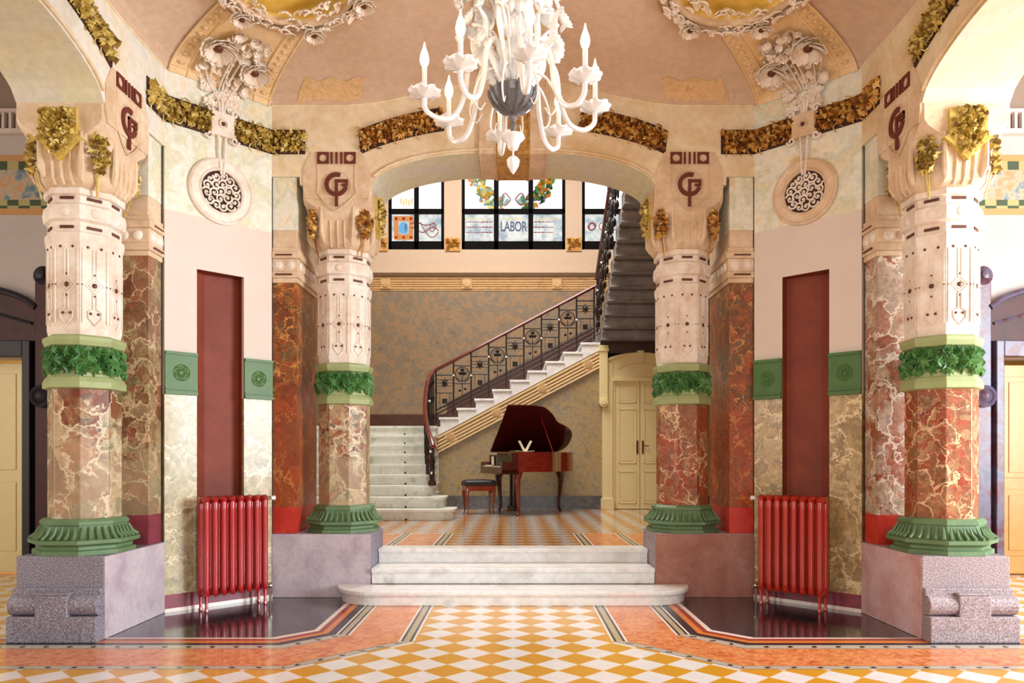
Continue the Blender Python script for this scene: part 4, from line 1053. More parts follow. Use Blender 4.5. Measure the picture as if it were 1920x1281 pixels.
# ------------------------------------------------------------------ stair hall shell
YW = 15.05; YB = 17.0
def X17(px): return (px-962)*YB/1400
wb = MB(); wx = [(-2.84, -1.57), (-1.17, 1.19), (1.57, 2.84)]; wz0, wz1 = 6.26, 8.7
def wzone(z0, z1, mi, th=0.0): wb.cur = mi; wb.box(-4.3, 4.3, YB-th, YB+.3, z0, z1)
wzone(0, 2.1, 0); wzone(2.1, 5.32, 0); wzone(5.32, 6.26, 1)
wb.cur = 1
xs = [-4.3] + [q for p in wx for q in p] + [4.3]
for i in range(0, len(xs), 2): wb.box(xs[i], xs[i+1], YB, YB+.3, wz0, wz1)
wb.box(-4.3, 4.3, YB, YB+.3, wz1, 9.5)
struct(wb, 'wall_stair_back', ['stair_marble', 'cornice'])
tb = MB()
tb.cur = 0
for z0, z1, d in ((5.66, 5.70, .06), (5.70, 5.76, .14), (5.76, 5.79, .10)): tb.box(-4.3, 4.3, YB-d, YB, z0, z1)
tb.cur = 1
tb.box(-4.3, 4.3, YB-.012, YB, 5.32, 5.64)
for z_ in (5.36, 5.42, 5.47, 5.52, 5.58): tb.box(-4.3, 4.3, YB-.03, YB-.012, z_, z_+.025)
for x in (-2.9, -1.05, 1.0, 2.9): tb.box(x-.11, x+.11, YB-.045, YB-.012, 5.36, 5.60); tb.lathe([(.07, .0), (.09, .015), (.05, .02)], 14, T(x, YB-.045, 5.48) @ Rx(PI/2))
struct(tb, 'trim_stair_cornice', ['cornice', 'string_paint'])
for x in (X17(713), X17(849), X17(1076), 3.1):
    o = MB(); o.box(x-.17, x+.17, YB-.03, YB, 6.22, 6.52); leaf_mass(o, T(x, YB-.035, 6.37), .26, .22, 24, .09, 3, .02)
    tag(o.build('gilded_square_relief', 'gold_panel'), 'small gilded square relief on the pier %s' % {0: 'left of the left stair window', 1: 'between the left and middle stair windows', 2: 'between the middle and right stair windows', 3: 'right of the right stair window'}[[X17(713), X17(849), X17(1076), 3.1].index(x)], 'relief', 'gilded squares beside the stair windows')
sw = MB()
sw.box(-4.5, -4.3, 7.3, 17.2, 0, 9.5); sw.box(4.3, 4.5, 7.3, 17.2, 0, 9.5)
struct(sw, 'wall_stair_sides', 'stair_marble')
sw = MB(); sw.box(-4.4, -2.62, 8.92, 9.12, 0, 9.5); sw.box(2.62, 4.4, 8.92, 9.12, 0, 9.5); sw.box(-2.7, 2.7, 8.82, 9.02, 6.1, 9.5)
sw.box(-4.4, -2.62, 8.80, 8.92, 5.2, 6.7); sw.box(2.62, 4.4, 8.80, 8.92, 5.2, 6.7)
struct(sw, 'wall_stair_front', 'cornice')
cb = MB(); cb.box(-4.5, 4.5, 8.8, 17.3, 9.5, 9.6); struct(cb, 'ceiling_stair_hall', 'cornice')

# stair windows
def window(idx, x0, x1, nx):
    root = thing('window_%d' % idx, ((x0+x1)/2, YB, wz0), None, None); root['kind'] = 'structure'
    fr = MB(); b = .07
    fr.box(x0, x1, YB+.02, YB+.12, wz0, wz0+.20); fr.box(x0, x0+b, YB+.02, YB+.12, wz0, wz1); fr.box(x1-b, x1, YB+.02, YB+.12, wz0, wz1); fr.box(x0, x1, YB+.02, YB+.12, wz1-.08, wz1)
    for i in range(1, nx):
        x = x0+(x1-x0)*i/nx; fr.box(x-.055, x+.055, YB+.02, YB+.12, wz0, wz1)
    fr.box(x0, x1, YB+.02, YB+.12, 7.08, 7.20)
    fr.build('window_frame', 'frame_black', root, bevel=.01)
    for i in range(nx):
        a, c = x0+(x1-x0)*i/nx, x0+(x1-x0)*(i+1)/nx
        for z0, z1, mt in ((wz0+.2, 7.08, 'pane_low'), (7.20, wz1-.08, 'pane_top')):
            p = MB(); p.box(a+.05, c-.05, YB+.06, YB+.07, z0, z1); p.build('pane', mt, root)
    return root
w1 = window(1, *wx[0], 2); w2 = window(2, *wx[1], 3); w3 = window(3, *wx[2], 2)
GY = YB+.052
def gpiece(name, mat, root, fn): mb = MB(); fn(mb); return mb.build(name, mat, root)
def disc(mb, x, z, rx, rz, rot=0, n_=10, m=None):
    mb.prism([(x+rx*math.cos(2*PI*i/n_)*math.cos(rot)-rz*math.sin(2*PI*i/n_)*math.sin(rot), z+rx*math.cos(2*PI*i/n_)*math.sin(rot)+rz*math.sin(2*PI*i/n_)*math.cos(rot)) for i in range(n_)], GY, GY+.006)
# left window: orange square with blue round and a red ribbon
xl0, xl1 = wx[0]; xm = (xl0+xl1)/2
def osq(mb):
    for x0_, x1_, z0_, z1_ in ((-2.72, -2.28, 6.50, 6.62), (-2.72, -2.28, 6.92, 7.04), (-2.72, -2.62, 6.62, 6.92), (-2.38, -2.28, 6.62, 6.92)): mb.box(x0_, x1_, GY, GY+.006, z0_, z1_)
gpiece('orange_border', 'g_orange', w1, osq)
gpiece('blue_round', 'g_sky', w1, lambda mb: disc(mb, -2.50, 6.77, .11, .14))
gpiece('orange_corners', 'g_red', w1, lambda mb: [disc(mb, x, z, .035, .035) for x in (-2.67, -2.5, -2.33) for z in (6.55, 6.98)] + [disc(mb, -2.45, 6.77, .03, .1)])
gpiece('red_ribbon', 'g_red', w1, lambda mb: [mb.tube([(x_, GY, z_) for x_, z_ in P_], .011, 5) for P_ in (
    [(-2.35+.07*i, 6.86+.03*math.sin(i*.9)) for i in range(9)], [(-2.35+.06*i, 6.72+.06*math.sin(i*.8+1)) for i in range(12)], [(-1.84+.08*math.cos(i*.5)*(1-i*.04), 6.76+.13*math.sin(i*.5)*(1-i*.04)) for i in range(18)], [(-2.12+.06*i, 6.90-.35*math.sin(i*.35)) for i in range(8)])])
gpiece('yellow_drops', 'g_yellow', w1, lambda mb: [disc(mb, -2.56+.06*i, 7.38-.04*(i % 2), .02, .08) for i in range(5)])
# middle window: wreath above, lettering below
rnd = random.Random(4)
def wreath(sgn, which):
    def fn(mb):
        for i in range(170):
            a_ = rnd.uniform(-.40*PI, .12*PI) - .05; r = .84+rnd.uniform(-.17, .17)
            if i % 4 != which: continue
            x = sgn*r*math.cos(a_); z = 8.08+r*math.sin(a_)
            if abs(abs(x)-.395) < .0: continue
            disc(mb, x, z, rnd.uniform(.035, .08), rnd.uniform(.025, .05), rnd.uniform(0, 3.1), 7)
    return fn
for q, mt in enumerate(('g_green', 'g_orange', 'g_yellow', 'g_teal')): gpiece('wreath_leaves', mt, w2, wreath(-1, q))
for q, mt in enumerate(('g_dark', 'g_green', 'g_orange', 'g_dark')): gpiece('wreath_leaves', mt, w2, wreath(1, q))
gpiece('wreath_bow', 'g_red', w2, lambda mb: [mb.tube([(s_*(.05+.22*math.sin(q)*.9), GY, 7.42+.14*math.sin(2*q)) for q in [i*.26 for i in range(13)]], .016, 5) for s_ in (-1, 1)])
gpiece('wreath_tails', 'g_teal', w2, lambda mb: [disc(mb, s_*x, z, .05, .09, s_*.5) for s_ in (-1, 1) for x, z in ((.15, 7.36), (.24, 7.45), (.3, 7.34))])
gpiece('red_lines', 'g_red', w2, lambda mb: [mb.box(*sorted((s_*.46, s_*(1.08 if s_ < 0 else .92))), GY, GY+.006, z, z+.014) for s_ in (-1, 1) for z in (6.66, 6.78, 6.90)] + [mb.box(*sorted((s_*.28, s_*.33)), GY, GY+.006, 6.78, 6.79) for s_ in (-1, 1)])
gpiece('line_ends', 'g_red', w2, lambda mb: [disc(mb, s_*x, z, .022, .014) for s_ in (-1, 1) for x in (.52, .6, .68) for z in (6.667, 6.787, 6.907)])
gpiece('yellow_wash', 'g_yellow', w2, lambda mb: [mb.box(x, x+.5, GY+.001, GY+.005, 6.97, 6.985) for x in (-1.07, -.25, .52)])
fc = bpy.data.curves.new('lettering', 'FONT'); fc.body = 'LABOR'; fc.size = .30; fc.extrude = .004; fc.align_x = 'CENTER'; fc.align_y = 'CENTER'; fc.offset = .004; fc.space_character = .92
fo = bpy.data.objects.new('lettering', fc); COL.objects.link(fo); fc.materials.append(M['g_blue'])
fo.parent = w2; fo.matrix_parent_inverse = Matrix.Translation(-Vector(w2.location)); fo.location = (0.01, GY, 6.79); fo.rotation_euler = (PI/2, 0, 0); fo.scale = (.68, 1.05, 1)
gpiece('red_scroll', 'g_red', w3, lambda mb: [mb.tube([(1.9+.10*math.cos(i*.5+q)*(1-i*.03)+.25*(q % 3)-.1, GY, 6.80+.10*math.sin(i*.5+q)*(1-i*.03)) for i in range(15)], .010, 5) for q in range(4)])

# ------------------------------------------------------------------ lower flight, landing
TR, RS = .31, .1845
root = thing('lower_stair_flight', (-2.6, 12.2, ZU), 'lower flight of worn white marble steps rising away on the left', 'stairs')
rights = [-.96, -1.15, -1.38] + [-1.50]*6
for i in range(9):
    y0 = 12.2 + TR*i; z1 = ZU+RS*(i+1); xr = rights[i]
    mb = MB()
    def pl(x1, yy, rr): return [(-4.25, 15.0), (-4.25, yy)] + ([(x1-rr+rr*math.sin(t_), yy+rr-rr*math.cos(t_)) for t_ in [PI/2*j/6 for j in range(7)]] if i < 3 else [(x1, yy)]) + [(x1, 15.0 if i >= 3 else yy+TR+.45)]  
    P_ = pl(xr-.03, y0+.045, .2)
    if i < 3: P_ = P_ + [(-1.5, P_[-1][1]), (-1.5, 15.0)]
    Q_ = pl(xr, y0, .2)
    if i < 3: Q_ = Q_ + [(-1.48, Q_[-1][1]), (-1.48, 15.0)]
    mb.prism(P_, z1-RS if i else ZU, z1-.04, 'z'); mb.prism(Q_, z1-.045, z1, 'z')
    o = mb.build('step', 'white_marble_stair', root, bevel=.006)
mb = MB(); mb.box(-4.3, -1.5, 15.0, YB, 1.9, ZU+9*RS); 
mb.box(-4.3, -1.5, YW, YB, ZU, 1.9)
mb.build('landing', 'white_marble_stair', root)
rods = MB()
for i in range(9):
    y0 = 12.2+TR*i; xk = [-.0, 0, 0][0]
    xk = -2.08 + .0*i; rods.ball((-1.98+.012*(9-i)*4-.2, y0-.012, ZU+RS*i+.025), .018, 8)
rods.build('carpet_rod_eyes', 'iron', root, smooth=True)
bs = MB(); bs.box(-4.3, -1.5, YB-.04, YB, ZU+9*RS, ZU+9*RS+.36); struct(bs, 'baseboard_landing', 'skirting_brown')

# under-stair wall with the sloping flight
ZL = ZU+9*RS; X0 = -1.46; NTR, TRX = 9, .3555; RX = .1875
slope = RX/TRX
root = thing('middle_stair_flight', (0, YW, ZU), 'middle flight with white marble step ends climbing right along the back wall', 'stairs')
for i in range(NTR):
    x0 = X0+TRX*i; z1 = ZL+RX*(i+1)
    mb = MB(); lowz = lambda x: 1.955 + slope*(x+1.52)
    mb.prism([(x0, z1-.045), (x0, max(lowz(x0), 1.9)), (x0+TRX, lowz(x0+TRX)), (x0+TRX, z1-.045)], YW-.06, YB)
    mb.box(x0-.03, x0+TRX+.01, YW-.09, YB, z1-.045, z1)
    mb.build('step', 'white_marble', root, bevel=.005)
mb = MB(); mb.prism([(-1.52, ZL), (-1.52, 1.955), (X0, 1.955+slope*.06), (X0, ZL)], YW-.06, YB); mb.build('end_block', 'white_marble', root)
mb = MB()
xa, xb = -1.52, 1.78; za = lambda x: 1.95+slope*(x+1.52)
mb.prism([(xa, za(xa)), (xa, za(xa)-.33), (xb, za(xb)-.33), (xb, za(xb))], YW-.03, YW+.05)
for d0 in (.02, .10, .17, .24, .31):
    mb.cur = 1; mb.prism([(xa, za(xa)-d0), (xa, za(xa)-d0-.035), (xb, za(xb)-d0-.035), (xb, za(xb)-d0)], YW-.075, YW-.03); mb.cur = 0
for i in range(4):
    x = -1.25+i*.92+.4*(i > 0)*.0; zc = za(x)-.165; mb.box(-.10, .10, -.07, -.03, -.14, .14, T(x, YW, zc) @ Ry(-math.atan(slope))); mb.lathe([(.06, 0), (.08, .015), (.04, .02)], 12, T(x, YW-.07, zc) @ Rx(PI/2))
mb.build('string_moulding', ['string_paint', 'string_light'], root)
uw = MB(); uw.prism([(-1.5, ZU), (4.3, ZU), (4.3, 4.2), (xb, za(xb)-.2), (-1.5, za(-1.5)-.2)], YW, YW+.15)
struct(uw, 'wall_under_stair', 'stair_marble2')
bb = MB(); bb.box(-1.5, 1.78, YW-.035, YW, ZU, ZU+.27); bb.box(-1.5, 1.78, YW-.05, YW, ZU, ZU+.05); bb.box(3.3, 4.3, YW-.035, YW, ZU, ZU+.27); struct(bb, 'baseboard_under_stair', 'dark_marble')
sk = MB(); sk.prism([(-1.5, ZL), (1.8, ZL+slope*3.3), (1.8, ZL+slope*3.3+.62), (-1.5, ZL+.62)], YB-.03, YB); struct(sk, 'baseboard_stair_slope', 'skirting_brown')

# upper flight seen from beneath
root = thing('upper_stair_flight', (3.0, YW, 4.0), 'upper flight of grey stone steps seen from beneath, top right', 'stairs')
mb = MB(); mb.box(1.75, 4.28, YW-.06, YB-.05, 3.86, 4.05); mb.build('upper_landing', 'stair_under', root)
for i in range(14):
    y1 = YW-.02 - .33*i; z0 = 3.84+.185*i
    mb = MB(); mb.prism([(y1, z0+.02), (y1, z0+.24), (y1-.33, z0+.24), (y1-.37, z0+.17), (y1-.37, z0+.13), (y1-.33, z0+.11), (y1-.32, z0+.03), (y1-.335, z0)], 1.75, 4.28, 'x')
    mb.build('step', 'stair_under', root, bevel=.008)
# panel between door head and landing
pb = MB(); pb.box(1.78, 4.3, YW-.02, YW, 3.62, 3.86); struct(pb, 'trim_over_door', 'skirting_brown')

# balustrades
def knob(mb, p, r=.022): mb.ball(p, r, 8)
def trefoil(mb, x, y, z, r=.065):
    for a_ in (PI/2, PI/2+2.1, PI/2-2.1): mb.ball((x+r*.7*math.cos(a_), y, z+r*.7*math.sin(a_)), r*.6, 8, (1, .35, 1))
    mb.tube([(x, y, z), (x, y, z-r*3)], .007, 5)
def spikeflower(mb, x, y, z, r=.08):
    for k_ in range(8):
        a_ = k_*PI/4; mb.tube([(x, y, z), (x+r*math.cos(a_), y, z+r*math.sin(a_))], [.022, .008], 5)
    mb.ball((x, y, z), .05, 8, (1, .6, 1))
YR = YW+.06
root = thing('stair_railing', (0, YR, ZL), 'wrought iron stair railing with mahogany handrail and flower panels along the middle flight', 'railing')
rl = lambda x: ZL+1.13+slope*(x+1.60)
mb = MB(); mb.tube([(-1.66, YR, rl(-1.64)), (-1.60, YR, rl(-1.60)), (1.78, YR, rl(1.78))], .038, 8); mb.build('handrail', 'rail_wood', root, smooth=True)
mb = MB()
for d0 in (1.00, .90, .82): mb.tube([(-1.56, YR, rl(-1.56)-d0), (1.76, YR, rl(1.76)-d0)], .015, 5)
mb.build('bottom_bars', 'iron', root, smooth=True)
for i in range(10):
    x = -1.56+TRX*i+.0; p = MB(); p.box(x-.016, x+.016, YR-.012, YR+.012, rl(x)-1.10, rl(x)); p.build('baluster', 'iron', root)
    if i < 9:
        xc = x+TRX/2; xe = x+TRX; zt = rl(x)-.10; p = MB()
        p.tube([(x, YR, zt), (xe, YR, zt)], .014, 5); p.tube([(x, YR, zt-.36), (xe, YR, zt-.36)], .014, 5)
        if i % 2:
            p.tube([(xc+.14*math.cos(k_*PI/10), YR, zt-.17+.14*math.sin(k_*PI/10)) for k_ in range(20)], .011, 5, closed=True)
            p.tube([(xc+.10*math.cos(k_*PI/10), YR, zt-.17+.10*math.sin(k_*PI/10)) for k_ in range(20)], .004, 5, closed=True)
            trefoil(p, xc, YR, zt-.13); p.tube([(x, YR, zt-.22), (xc, YR, zt-.38)], .007, 5); p.tube([(xe, YR, zt-.22), (xc, YR, zt-.38)], .007, 5)
            p.tube([(xc, YR, zt-.2), (xc, YR, zt-.62)], .007, 5); p.ball((xc-.05, YR, zt-.5), .03, 6, (1, .4, 1)); p.ball((xc+.06, YR, zt-.47), .03, 6, (1, .4, 1))
        else:
            for q in (.10, .16, .22): p.tube([(x, YR, zt-q), (xe, YR, zt-q)], .008, 5)
            spikeflower(p, xc, YR, zt-.16, .10); p.box(xc-.05, xc+.05, YR-.008, YR+.008, zt-.58, zt-.48)
            for q, w_ in ((-.09, -.66), (0, -.64), (.09, -.66)): p.ball((xc+q, YR, zt+w_), .02, 6)
            for q in (-.1, .1): p.tube([(xc+q, YR, zt-.36), (xc+q, YR, zt-.6)], .005, 5)
        p.build('flower_panel' if i % 2 == 0 else 'ring_panel', 'iron', root, smooth=True)
        if i % 2:
            p = MB(); knob(p, (x, YR-.02, zt-.20)); knob(p, (xe, YR-.02, zt-.20)); p.build('glass_knobs', 'glass_knob', root, smooth=True)
# curved railing of the lower flight
rail = bez([(-1.61, 15.08, rl(-1.6)), (-1.66, 14.6, 3.04), (-1.65, 14.0, 2.55), (-1.55, 13.4, 2.12), (-1.40, 12.95, 1.78), (-1.37, 12.86, 1.66)], 6)
root = thing('curved_stair_railing', (-1.5, 13.9, ZU), 'dark curved railing ending in a red handrail at the foot of the lower flight', 'railing')
mb = MB(); mb.tube(rail, .042, 10); mb.build('handrail', 'rail_wood', root, smooth=True)
for k_, p_ in enumerate(rail[::2]):
    i_ = min(8, max(0, int((p_.y-12.2)/TR))); zbot = ZU+RS*(i_+1)-.0
    mb = MB(); mb.box(p_.x-.014, p_.x+.014, p_.y-.014, p_.y+.014, zbot, p_.z); 
    mb.ball((p_.x, p_.y, (p_.z+zbot)/2), .05, 8, (.5, 1.2, 1.6)); mb.ball((p_.x, p_.y, zbot+.2), .045, 8, (.5, 1, 1.2)); mb.ball((p_.x, p_.y, p_.z-.22), .045, 8, (.5, 1, 1.2))
    mb.build('baluster', 'iron', root, smooth=True)
mb = MB(); pr = [rail[i] for i in range(0, len(rail), 1)]
for d_ in (.25, .55, .85):
    mb.tube([(q.x, q.y, max(q.z-d_, ZU+RS*(min(8, max(0, int((q.y-12.2)/TR)))+1)+.05)) for q in pr], .012, 6)
mb.build('rails', 'iron', root, smooth=True)
mb = MB(); mb.lathe([(.07, ZU+RS*3), (.07, ZU+RS*3+.06), (.045, ZU+RS*3+.10), (.04, 1.35), (.055, 1.45), (.04, 1.55), (.045, 1.68)], 12, T(-1.40, 12.92, 0)); mb.build('newel_post', 'dark_wood', root, smooth=True)
mb = MB()
for p_ in ((-1.42, 12.86, 1.62), (-1.48, 13.3, 1.9), (-1.52, 13.5, 1.95), (-1.6, 14.3, 2.6), (-1.40, 12.86, 1.25)): knob(mb, p_, .026)
mb.build('glass_knobs', 'glass_knob', root, smooth=True)
# railing of the upper flight, edge on
root = thing('upper_stair_railing', (1.72, 14, 4.1), 'dark wrought iron railing seen edge on beside the upper flight', 'railing')
mb = MB(); mb.tube([(1.68, YW, 5.12), (1.70, 10.6, 5.12+.185/.33*(YW-10.6))], .035, 8); mb.build('handrail', 'rail_wood', root, smooth=True)
for i in range(14):
    y = YW-.1-.33*i; z0 = 4.02+.185*i; mb = MB(); mb.box(1.67, 1.70, y-.015, y+.015, z0, z0+1.08)
    spikeflower(mb, 1.68, y-.15, z0+.75, .0); mb.ball((1.68, y-.16, z0+.8), .10, 8, (.35, 1, 1.3)); mb.box(1.66, 1.70, y-.33, y, z0+.30, z0+.33); mb.box(1.66, 1.70, y-.33, y, z0+.55, z0+.58); mb.ball((1.66, y-.16, z0+.4), .08, 8, (.5, 1, 1.5)); mb.ball((1.69, y-.1, z0+.15), .08, 8, (.6, 1, 1))
    mb.build('baluster', 'iron', root, smooth=True)
mb = MB()
for i in range(5): knob(mb, (1.66, YW-.4-.66*i, 4.8+.37*i), .025)
mb.build('glass_knobs', 'glass_knob', root, smooth=True)

# cream double door under the stair
DX = 2.55; root = thing('door_1', (DX, YW, ZU), None, None); root['kind'] = 'structure'
mb = MB()
for s_ in (-1, 1):
    x0, x1 = sorted((DX+s_*.55, DX+s_*.76)); mb.box(x0, x1, YW-.10, YW, ZU, 3.42); x0, x1 = sorted((DX+s_*.50, DX+s_*.56)); mb.box(x0, x1, YW-.07, YW, ZU, 3.1)
    x0, x1 = sorted((DX+s_*.53, DX+s_*.79)); mb.box(x0, x1, YW-.13, YW, ZU, ZU+.22)
    xp0, xp1 = sorted((DX+s_*.66, DX+s_*.82)); mb.box(xp0, xp1, YW-.16, YW, 2.62, 3.74); mb.box(xp0-.02, xp1+.02, YW-.18, YW, 3.64, 3.70); mb.box(xp0-.01, xp1+.01, YW-.18, YW, 3.70, 3.76)
    mb.tube([(DX+s_*.74, YW-.19, 2.62), (DX+s_*.74, YW+.0, 2.62)], .09, 14); mb.tube([(DX+s_*.74, YW-.21, 2.62), (DX+s_*.74, YW-.18, 2.62)], .05, 12)
n_ = 16; top = lambda x: 3.30+.30*math.sqrt(max(0, 1-(x/.80)**2))
P_ = [(DX-.62, 3.08), (DX+.62, 3.08)] + [(DX+.66-1.32*i/n_, top(.66-1.32*i/n_)) for i in range(n_+1)]
mb.prism(P_, YW-.08, YW)
mb.tube([(DX-.66+1.32*i/n_, YW-.09, top(-.66+1.32*i/n_)) for i in range(n_+1)], .035, 8)
mb.box(DX-.56, DX+.56, YW-.12, YW, 3.05, 3.12); mb.box(DX-.07, DX+.07, YW-.14, YW, 3.42, 3.66)
mb.tube([(DX-.45+.9*i/n_, YW-.085, 3.22+.18*math.sqrt(1-((-.45+.9*i/n_)/.5)**2)) for i in range(n_+1)], .012, 6)
mb.build('door_frame', 'cream_wood', root, bevel=.006)
for s_ in (-1, 1):
    x0, x1 = sorted((DX+s_*.005, DX+s_*.50)); lf = MB(); lf.box(x0, x1, YW-.05, YW-.01, ZU+.01, 3.06)
    for z0, z1 in ((ZU+.12, 1.25), (1.40, 2.50), (2.62, 2.98)):
        xx0, xx1 = x0+.07, x1-.07
        for bx_ in ((xx0, xx1, z0, z0+.02), (xx0, xx1, z1-.02, z1), (xx0, xx0+.02, z0, z1), (xx1-.02, xx1, z0, z1)): lf.box(bx_[0], bx_[1], YW-.062, YW-.05, bx_[2], bx_[3])
        lf.box(xx0+.05, xx1-.05, YW-.056, YW-.05, z0+.05, z1-.05)
    lo = lf.build('door_leaf', 'cream_wood', root, bevel=.004)
    h = MB(); h.box(DX+s_*.055-.018, DX+s_*.055+.018, YW-.065, YW-.05, 1.60, 1.86)
    if s_ > 0: h.tube([(DX+.055, YW-.065, 1.76), (DX+.055, YW-.10, 1.76), (DX+.17, YW-.10, 1.75)], .010, 6)
    h.build('door_handle', 'brown_dot', lo)

# ------------------------------------------------------------------ piano
PM = T(-0.03, 13.12, ZU) @ Rz(math.atan2(.30, .954)) @ Matrix.Diagonal((1.08, 1.06, 1, 1)); PW, PL, PH = 1.36, 1.42, 1.13
root = thing('grand_piano', PM @ Vector((.6, .6, 0)), 'polished mahogany baby grand piano with raised lid below the stairs', 'piano')
# outline in piano coordinates: x along the strings (keyboard at x=0), y from treble side (0) to the spine (PW)
cur = bez([(.12, 0), (.42, .0), (.68, .05), (.88, .24), (1.04, .50), (1.20, .60), (1.36, .72), (1.42, .95), (1.40, 1.18), (1.30, PW)] if False else [(.12, 0, 0), (.42, 0, 0), (.66, .04, 0), (.86, .22, 0), (1.02, .44, 0), (1.20, .56, 0), (1.36, .72, 0), (1.42, .95, 0), (1.40, 1.2, 0), (1.28, PW, 0)], 5)
outl = [(p.x, p.y) for p in cur] + [(.12, PW)]
mb = MB(PM); mb.prism(outl, .78, 1.13, 'z'); mb.build('case', 'mahogany', root, smooth=True, sharp=.5)
mb = MB(PM); mb.prism([(x*.985+.01, y*.97+.02) for x, y in outl], 1.131, 1.136, 'z'); mb.build('soundboard', 'mahogany_dark', root)
# keyboard end: cheeks, key bed, keys, fallboard
mb = MB(PM); mb.box(-.16, .13, 0, .09, .74, .96); mb.box(-.16, .13, PW-.09, PW, .74, .96); mb.box(.0, .13, 0, .06, .96, 1.12); mb.box(.0, .13, PW-.06, PW, .96, 1.12)
mb.box(-.16, .13, 0, PW, .74, .83); mb.box(-.17, -.14, .02, PW-.02, .76, .865); mb.build('key_bed', 'mahogany_dark', root, bevel=.006)
mb = MB(PM)
for i in range(52): mb.box(-.145, .02, .10+(PW-.20)*i/52, .10+(PW-.20)*(i+.92)/52, .865, .885)
mb.build('white_keys', 'ivory', root)
mb = MB(PM)
for i in range(51):
    if i % 7 in (0, 1, 3, 4, 5): mb.box(-.07, .02, .10+(PW-.20)*(i+.68)/52, .10+(PW-.20)*(i+1.22)/52, .885, .90)
mb.build('black_keys', 'black_key', root)
mb = MB(PM); mb.box(.02, .06, .06, PW-.06, .86, 1.09); mb.build('fallboard', 'black_key', root)
# cabriole legs
def cab(mb, m, h, s_=1.0):
    mb.tube(bez([(0, 0, h), (.035*s_, 0, h*.82), (.02*s_, 0, h*.6), (-.01*s_, 0, h*.3), (-.015*s_, 0, h*.12), (.02*s_, 0, .02), (.03*s_, 0, 0.008)], 4), [x*s_ for x in (.105, .10, .09, .085, .075, .07, .065, .06, .055, .05, .045, .04, .037, .034, .032, .030, .028, .027, .027, .028, .032, .035, .036, .03, .02)], 10, m)
for x, y, a_ in ((.16, .14, -2.4), (.16, PW-.14, 2.4), (1.22, PW-.35, .3)):
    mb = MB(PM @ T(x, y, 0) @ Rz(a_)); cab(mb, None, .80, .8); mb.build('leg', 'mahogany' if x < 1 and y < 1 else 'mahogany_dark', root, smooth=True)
mb = MB(PM); mb.box(.20, .25, .50, .54, .14, .78); mb.box(.20, .25, .72, .76, .14, .78); mb.box(.17, .30, .46, .80, .06, .15); ly = mb.build('pedal_lyre', 'black_key', root, bevel=.005)
for q in (.55, .63, .71):
    mb = MB(PM); mb.tube([(.24, q, .07), (.10, q, .05)], .012, 6); mb.build('pedal', 'brass', ly, smooth=True)
# lid, hinged on the spine
LM = PM @ T(0, PW, 1.145) @ Rx(-math.radians(37)) @ T(0, -PW, 0)
lo = [(p.x*1.01, p.y) for p in cur if p.x > .45] ; lo = [(.30, -.01), (.45, -.01)] + lo + [(.02, PW)] 
lo = [(.36, -.02), (.44, -.02)] + [(p.x*1.015+.005, p.y-.01) for p in cur if p.x > .5] + [(.0, PW)]
lo = [(.02, -.02), (.44, -.02)] + [(p.x*1.015+.005, p.y-.01) for p in cur if p.x > .5] + [(.02, PW)]
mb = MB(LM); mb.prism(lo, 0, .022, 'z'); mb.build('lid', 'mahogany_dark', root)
hp = LM @ Vector((.72, .36, 0)); bp = PM @ Vector((.80, .20, 1.13))
mb = MB(); mb.tube([bp, hp], .010, 6); mb.build('lid_prop', 'mahogany', root, smooth=True)
mb = MB(PM); mb.box(.20, .24, .30, PW-.3, 1.14, 1.17); mb.build('music_desk', 'mahogany_dark', root)
o = MB(PM); 
for s_ in (-1, 1):
    o.prism([(0, 0), (s_*.03, .01), (s_*.12, .19), (s_*.09, .20), (s_*.0, .03)], .12, .15, 'y', m=T(.28, 0, 1.14))
    o.box(*sorted((0, s_*.14)), .06, .22, 0, .008, T(.28, 0, 1.14) @ Ry(-s_*.08))
tag(o.build('sheet_music', 'paper'), 'open white sheet music resting on the piano edge', 'sheet music')
o = MB(PM); o.box(-.11, -.0, .95, 1.25, .887, .897); o.box(-.02, .0, 1.05, 1.14, .89, 1.06); o.box(-.01, .012, .9, 1.28, 1.095, 1.115)
tag(o.build('paper_notes', 'paper'), 'small white papers standing on the piano keyboard', 'paper')

# stool
STM = T(-.63, 13.75, ZU) @ Rz(.25)
root = thing('piano_stool', STM @ Vector((0, 0, 0)), 'mahogany stool with black cushion in front of the piano keyboard', 'stool')
mb = MB(STM); mb.rings([[(sx*q*.29, sy*q*.20, z) for sx, sy in ((-1, -1), (1, -1), (1, 1), (-1, 1))] for q, z in ((.98, .52), (1.02, .55), (1.0, .60), (.85, .625), (.4, .64))]); mb.build('cushion', 'leather', root, smooth=True, bevel=.01)
mb = MB(STM); mb.box(-.28, .28, -.19, .19, .43, .53); mb.build('seat_frame', 'mahogany_leg', root, bevel=.008)
for sx in (-1, 1):
    for sy in (-1, 1):
        mb = MB(STM @ T(sx*.24, sy*.155, 0) @ Rz(math.atan2(sy, sx))); cab(mb, None, .47, .42); mb.build('leg', 'mahogany_leg', root, smooth=True)

